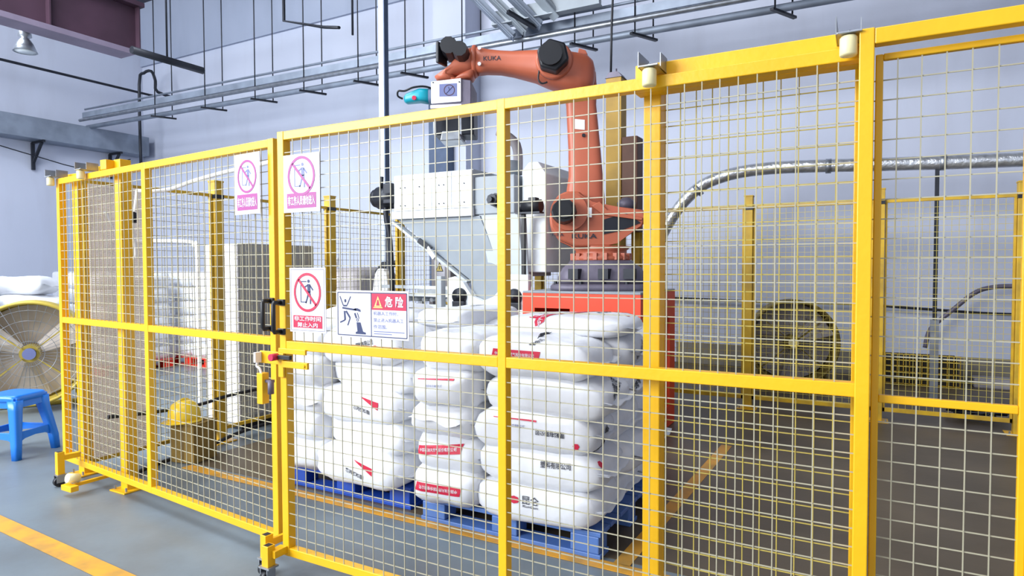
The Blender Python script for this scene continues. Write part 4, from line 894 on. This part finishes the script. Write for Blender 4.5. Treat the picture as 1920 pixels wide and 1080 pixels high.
# bracket purlins under roof beam, top centre
pb = thing('roof_bracing', 'pale grey roof beam with stepped channel purlins at the top centre', 'bracing', (-4.5, 6.5, 5.3))
for nm_, p, q, w_, h_, m_ in (('purlin', (-5.36, 5.6, 5.83), (-4.49, 6.05, 4.84), 0.14, 0.1, TRAYM),
        ('purlin', (-5.05, 5.6, 5.76), (-4.29, 6.05, 4.88), 0.14, 0.1, MACHD),
        ('purlin', (-4.73, 5.6, 5.69), (-4.06, 6.05, 4.92), 0.14, 0.1, TRAYM),
        ('purlin', (-4.22, 5.6, 5.57), (-3.81, 6.05, 5.0), 0.14, 0.1, MACHD),
        ('main_beam', (-4.79, 6.0, 5.11), (-3.16, 6.05, 5.12), 0.1, 0.2, MACHD),
        ('brace', (-4.33, 5.6, 5.01), (-4.14, 6.05, 4.9), 0.05, 0.05, DARKM)):
    b = MB(); b.bar(p, q, w_, h_); b.bar(Vector(p)+Vector((.02, -.03, -h_*.5)), Vector(q)+Vector((.02, -.03, -h_*.5)), w_*1.3, .015); b.done(nm_, m_, pb)

# ------------------------------------------------------------------ duct and cables by the back wall, right
fd = thing('foil_duct', 'silver foil-clad duct curving up and along the wall at the right', 'duct', (-1, 6.5, 2.6))
b = MB(); b.tube([(-2.62, 6.5, 1.0), (-2.52, 6.5, 1.6), (-2.40, 6.5, 2.0), (-2.10, 6.5, 2.42), (-1.74, 6.5, 2.65), (-1.08, 6.5, 2.745), (.3, 6.5, 2.69), (1.47, 6.5, 2.645), (6.5, 6.5, 2.5)], lambda t: .078, n=16, sub=8); b.done('duct_body', FOIL, fd)
for p, d in (((-2.47, 6.5, 1.8), (.25, 0, .97)), ((-1.95, 6.5, 2.53), (.8, 0, .55)), ((-.4, 6.5, 2.72), (1, 0, -.03)), ((.75, 6.5, 2.67), (1, 0, -.03))):
    p, d = Vector(p), Vector(d).normalized(); b = MB(); b.cyl(p-d*.03, p+d*.03, .088, n=16); b.done('joint_band', STEEL, fd)
b = MB(); b.box((.68, 6.48, .9), (.72, 6.52, 2.64)); b.done('support_strap', DARKM, fd)
b = MB(); b.box((.66, 6.46, 0), (.74, 6.54, .9)); b.done('strap_post', STEEL, fd)
pipe('wall_cable', [(-3.4, 7.9, 1.06), (-2.55, 7.9, 1.02), (-1.23, 7.9, .99), (-.13, 7.9, .985), (.73, 7.9, .94), (1.72, 7.9, .90), (3.5, 7.9, .95)], .018, BLACK, 'black cable running along the foot of the right wall', 'cable', sub=5, n=6)
pipe('grey_hose', [(.70, 7.7, .45), (.76, 7.7, .70), (1.0, 7.7, .96), (1.2, 7.7, 1.16), (1.38, 7.7, 1.24), (1.72, 7.7, 1.26), (3, 7.7, 1.24)], .028, GREYP, 'grey hose rising along the wall at the right', 'hose', sub=5)
# dark crate of wire
cr = thing('wire_crate', 'dark wire crate on the floor against the right wall', 'crate', (.6, 7.4, 0))
b = MB(); b.box((.2, 7.35, .02), (1.02, 7.75, .36)); b.done('contents', mat('dark_scrap', '#2A2418', .9, var=.2, scale=12), cr)
b = MB()
for i in range(14): b.bar((.18+i*.0662, 7.33, 0), (.18+i*.0662, 7.33, .40), .009)
for i in range(6): b.bar((.18, 7.33, .02+i*.075), (1.04, 7.33, .02+i*.075), .009)
stuff(b.done('wire_sides', YOLD, cr))
b = MB(); b.box((1.2, 7.5, 0), (1.9, 7.8, .12), .02); tag(b.done('floor_mat_roll', BEIGE, base=(1.5, 7.6, 0)), 'low beige bundle lying against the right wall', 'bundle')
# green drain / foliage bit left out; bundle behind rear fence
b = MB()
for i in range(16): b.tube([(1.0+random.uniform(-.3,.3), 5.5+random.uniform(-.15,.15), .03+random.uniform(0,.12)) for k in range(4)], .012, n=5, sub=3)
tag(b.done('cable_coil', DARKM, base=(1.0, 5.5, 0)), 'tangled dark coil of cable behind the rear fence', 'cable')

# ------------------------------------------------------------------ fans
def fan(label, c, R, face, m_ring, dark=False, z=None):
    """drum fan: ring, guard, hub, blades, stand; face = unit vector it blows towards"""
    c = Vector(c); face = Vector(face).normalized(); t = thing('drum_fan', label, 'fan', (c.x, c.y, 0)); side = face.cross(UP).normalized()
    b = MB(); b.lathe([(R*.98, -.16), (R, -.17), (R*1.03, -.15), (R*1.0, .0), (R*1.03, .15), (R, .17), (R*.97, .16), (R*.95, 0), (R*.98, -.16)], c, face, 48); b.done('drum', m_ring, t)
    b = MB(); b.lathe([(R*.93, -.12), (R*.3, -.14), (.02, -.14)], c, face, 40); b.done('back_cone', FANBB if not dark else BEIGE, t)
    b = MB()
    for k in range(28 if dark else 40):
        a = 2*PI*k/(28 if dark else 40); d = side*math.cos(a)+UP*math.sin(a); b.bar(c+face*.165+d*.09, c+face*.15+d*R*.98, .004)
    for rr in (.25, .45, .65, .85):
        b.tube([c+face*.163+(side*math.cos(2*PI*k/36)+UP*math.sin(2*PI*k/36))*R*rr for k in range(37)], .0025, n=4)
    stuff(b.done('wire_guard', STEEL if not dark else MATS['olive_fan'], t))
    for k in range(3):
        a = 2*PI*k/3+.5; d = side*math.cos(a)+UP*math.sin(a); e = d.cross(face)
        b = MB(); v = [b.v(c+d*R*.18+e*.05+face*.06), b.v(c+d*R*.9+e*.22*R*1.4+face*.07), b.v(c+d*R*.88-e*.2*R*1.4-face*.05), b.v(c+d*R*.18-e*.06-face*.04)]
        w2 = [b.v(v[i].co+face*.006) for i in range(4)]
        b.f(v); b.f(w2[::-1])
        for i in range(4): b.f([v[i], v[(i+1)%4], w2[(i+1)%4], w2[i]])
        b.done('blade', FANB if not dark else BEIGE, t)
    b = MB(); b.cyl(c-face*.1, c+face*.12, R*.17, n=20); b.m = 1; b.cyl(c+face*.12, c+face*.175, R*.11, n=20); b.done('hub', [m_ring, CREAM if dark else SBLUE], t)
    for a in (.7, 2.44, 3.84, 5.58):
        d = side*math.cos(a)+UP*math.sin(a); b = MB(); b.bar(c+face*.13+d*R*.15, c+face*.13+d*R*.97, .03, .012); b.done('strut', m_ring, t)
    for s in (-1, 1):
        b = MB(); b.tube([c+side*s*R*.72-UP*R*.72, Vector((c.x, c.y, .03))+side*s*R*.85, ], .028, n=8); b.tube([Vector((c.x, c.y, .03))+side*s*R*.85-face*.3, Vector((c.x, c.y, .03))+side*s*R*.85+face*.3], .028, n=8); b.done('stand_leg', m_ring, t)
    b = MB(); b.tube([Vector((c.x, c.y, .03))-side*R*.85-face*.25, Vector((c.x, c.y, .03))+side*R*.85-face*.25], .028, n=8); b.done('stand_bar', m_ring, t)
    return t
fan('large yellow drum fan facing the viewer at the left edge, behind the blue stool', (-7.72, 1.30, .625), .535, (.85, -.5, 0), FANY)
fan('dark olive drum fan by the back wall seen through the double mesh', (-.80, 6.6, .56), .52, (.25, -1, 0), mat('olive_fan', '#7D6A26', .6, var=.15, scale=5), True)

# ------------------------------------------------------------------ stool
st = thing('plastic_stool', 'bright blue plastic stool standing at the left edge', 'stool', (-6.08, .44, 0), .38)
h = .50
b = MB(); b.loft([((0,0,h-.05), (1,0,0), (0,1,0), .168, .168, 6), ((0,0,h-.008), (1,0,0), (0,1,0), .158, .158, 6), ((0,0,h), (1,0,0), (0,1,0), .148, .148, 6)], 40); b.done('seat', BLUEP, st, local=True)
for sx in (-1, 1):
    for sy in (-1, 1):
        b = MB(); T = (sx*.12, sy*.12); B_ = (sx*.185, sy*.185)
        b.loft([((B_[0],B_[1],0), (1,0,0), (0,1,0), .028, .028, 4), ((B_[0]*.95,B_[1]*.95,.12), (1,0,0), (0,1,0), .032, .032, 4), ((T[0]*1.08,T[1]*1.08,h-.12), (1,0,0), (0,1,0), .04, .04, 4), ((T[0],T[1],h-.04), (1,0,0), (0,1,0), .048, .048, 4)], 16); b.done('leg', BLUEP, st, local=True)
for a in range(4):
    b = MB(); b.T = Matrix.Rotation(a*PI/2, 4, 'Z')
    b.prism([(-.14, h-.10), (.14, h-.10), (.145, h-.02), (-.145, h-.02)], (1,0,0), UP, (0,1,0), (0,0,0), -.16, -.148, .003); b.done('apron', BLUEP, st, local=True)
    b = MB(); b.T = Matrix.Rotation(a*PI/2, 4, 'Z')
    b.prism([(-.165, .12), (-.10, .155), (0, .165), (.10, .155), (.165, .12), (.16, .21), (-.16, .21)], (1,0,0), UP, (0,1,0), (0,0,0), -.178, -.164, .003); b.done('stretcher', BLUEP, st, local=True)
b = MB(); b.box((-.09, -.1745, .24), (.02, -.1695, .345), .003); b.m = 1; b.box((-.06, -.1765, .27), (-.02, -.1745, .32)); b.done('label_card', [WHITE, INK], st, local=True, label='white card with dark print')

# ------------------------------------------------------------------ box + hard hat, cabinets, cables behind side fence
bx = thing('cardboard_box', 'brown cardboard box on the floor with a helmet on it', 'box', (-4.62, 1.02, 0), .2)
b = MB()
b.box((-.11, -.12, .005), (.11, .12, .30), .004); b.done('carton', CARD, bx, local=True)
b = MB(); b.box((-.015, -.1215, .01), (.015, -.1205, .295)); b.done('tape', mat('box_tape', '#6D5526', .5), bx, local=True)
b = MB(); b.box((-.112, -.13, .301), (.112, -.005, .307)); b.done('flap', CARD, bx, local=True)
b = MB(); b.box((-.112, .005, .301), (.112, .13, .307)); b.done('flap', CARD, bx, local=True)
hh_ = thing('hard_hat', 'yellow hard hat resting on the cardboard box', 'helmet', (-4.68, .98, .307))
b = MB(); b.lathe([(.115, .0), (.118, .03), (.112, .08), (.09, .125), (.05, .152), (.0, .16)], (0, 0, .012), n=28); b.done('shell', HAT, hh_, local=True)
b = MB(); b.lathe([(.112, 0), (.135, -.002), (.137, .006), (.115, .014)], (0, 0, .003), n=28); b.prism([(-.11, -.10), (-.06, -.155), (.06, -.155), (.11, -.10)], (1,0,0), (0,1,0), UP, (0,0,.004), 0, .008, .002); b.done('brim', HAT, hh_, local=True)
b = MB(); b.tube([(0, -.11, .06), (0, -.06, .145), (0, 0, .176), (0, .06, .145), (0, .11, .06)], .010, n=8, sub=4); b.done('ridge', HAT, hh_, local=True)
kb = thing('switch_cabinet', 'tall switch cabinet, white front and grey side, beyond the side fence', 'cabinet', (-5.45, 1.85, 0))
b = MB(); b.box((-5.52, 1.80, .05), (-5.06, 2.72, 1.74), .006); b.done('body', CABG, kb)
b = MB(); b.box((-5.52, 1.785, .07), (-5.06, 1.80, 1.73), .003); dr = b.done('front_panel', CABW, kb, label='white front panel')
b = MB(); b.box((-5.058, 1.88, .12), (-5.045, 2.30, 1.68), .003); d1 = b.done('door', CABG, kb)
b = MB(); b.box((-5.058, 2.32, .12), (-5.045, 2.68, 1.68), .003); d2 = b.done('door', CABG, kb)
b = MB(); b.box((-5.045, 2.25, .85), (-5.03, 2.275, .98), .003); b.done('door_handle', BLACK, d1)
b = MB(); b.box((-5.50, 1.82, 0), (-5.08, 2.7, .05)); b.done('plinth', DARKM, kb)
wc = thing('bent_pipe', 'thin white frame pipe bent over beside the switch cabinet', 'pipe', (-5.7, 1.7, 0))
b = MB(); b.tube([(-6.6, 1.75, 1.79), (-5.75, 1.75, 1.77), (-5.62, 1.75, 1.72), (-5.58, 1.75, 1.6), (-5.58, 1.75, 0)], .018, n=8, sub=4); b.done('pipe', WHITE, wc)
pipe('floor_cable', [(-4.72, .42, .45), (-4.8, .8, .40), (-4.82, 1.2, .38), (-4.84, 1.5, .40), (-4.80, 2.0, .42), (-4.8, 2.4, .45)], .014, BLACK, 'black cable strung along the side fence at knee height', 'cable', sub=5, n=6)
pipe('floor_cable', [(-4.6, .5, .02), (-4.7, .75, .02), (-4.75, 1.2, .03), (-4.82, 1.6, .06), (-4.8, 2.0, .08), (-4.8, 2.5, .06)], .016, BLACK, 'black cable lying on the floor along the side fence', 'cable', sub=5, n=6)
pipe('white_hose', [(-4.88, .52, 1.93), (-4.88, .60, 1.75), (-4.82, .64, 1.62), (-4.74, .66, 1.60), (-4.70, .62, 1.80), (-4.62, .6, 1.98), (-4.60, .6, 2.07)], .014, WHITE, 'white hose looping down inside the left end of the gate', 'hose', sub=6)
pipe('white_hose', [(-4.60, .6, 2.07), (-4.40, .6, 2.055), (-4.2, .6, 2.06), (-3.9, .55, 2.085), (-3.5, .5, 2.11), (-3.1, .5, 2.14), (-2.95, .5, 2.17)], .014, WHITE, 'white hose draped along just below the gate top rail', 'hose', sub=6)
b = MB(); b.box((-4.66, .58, 1.84), (-4.635, .61, 1.92)); tag(b.done('hose_clip', BLACK, base=(-4.65, .6, 1.84)), 'small black clip on the looping white hose', 'clip')

# ------------------------------------------------------------------ wrapped pallets and bag heap at the far left
def wrapped(x0, y0, nx, label, group, redp=True, layers=6):
    if redp: pallet('plastic_pallet', 'red plastic pallet under the wrapped '+label, x0, x0+1.1, y0, y0+1.1, PALR)
    k_ = 0
    for l in range(layers):
        for j in range(2):
            for i in range(2):
                if i == 1 and j == 1 and l < layers-1: pass
                place_bag(k_, x0+.28+.54*i+random.uniform(-.02,.02), y0+.28+j*.54+random.uniform(-.02,.02), .15+.11+l*.215, random.uniform(-.06,.06),
                          'wrapped bag, %s layer, %s %s of %s' % (['bottom', 'second', 'third', 'fourth', 'fifth', 'top'][l], ['front', 'rear'][j], ['left', 'right'][i], label), group, sc=(.74, 1.2, 1.02), name='wrapped_bag', flaps=False)
                k_ += 1
    b = MB(); b.box((x0-.03, y0-.03, .13), (x0+1.13, y0+1.13, .15+layers*.215+.03), .04); tag(b.done('stretch_wrap', FILM, base=(x0+.5, y0+.5, .13)), 'clear stretch film around the wrapped '+label, 'film')
wrapped(-9.7, 4.05, 2, 'stack behind the slim stile', 'bags in the wrapped stacks')
wrapped(-10.35, 2.8, 2, 'stack behind the fine screen', 'bags in the wrapped stacks')
# dense heap of large white bags beyond the fan
k_ = 0
DL = ['bottom', 'second', 'third', 'fourth', 'top']
OR = ['leftmost', 'second', 'third', 'rightmost']
for l in range(5):
    for i in range(4):
        for j in range(2):
            x = -12.2+i*.76+(l % 2)*.10+random.uniform(-.04, .04); y = 1.1+j*.72+i*.12+random.uniform(-.04, .04)
            kinds = ()
            if j == 0 and l in (2, 3) and i in (2, 3): kinds = [('small', FRONT, 0, .02, 0), ('spot', FRONT, -.12, .02, 0)]
            tp = l == 4
            place_bag(k_, x, y, .16+l*.285-(.02 if tp else 0), .1+random.uniform(-.2, .2)*(3 if tp else 1), 'big white sack in the far heap, %s tier, %s row, %s' % (DL[l], ['near', 'far'][j], OR[i]), 'sacks heaped beyond the drum fan', kinds, sc=(1.02, 1.5, 1.25) if not tp else (1.0, 1.25, 1.1), tilt=(random.uniform(-.05,.05), random.uniform(-.05,.05)), name='white_sack', flaps=tp)
            k_ += 1
# drop stray datablocks
for me in list(bpy.data.meshes):
    if me.users == 0: bpy.data.meshes.remove(me)
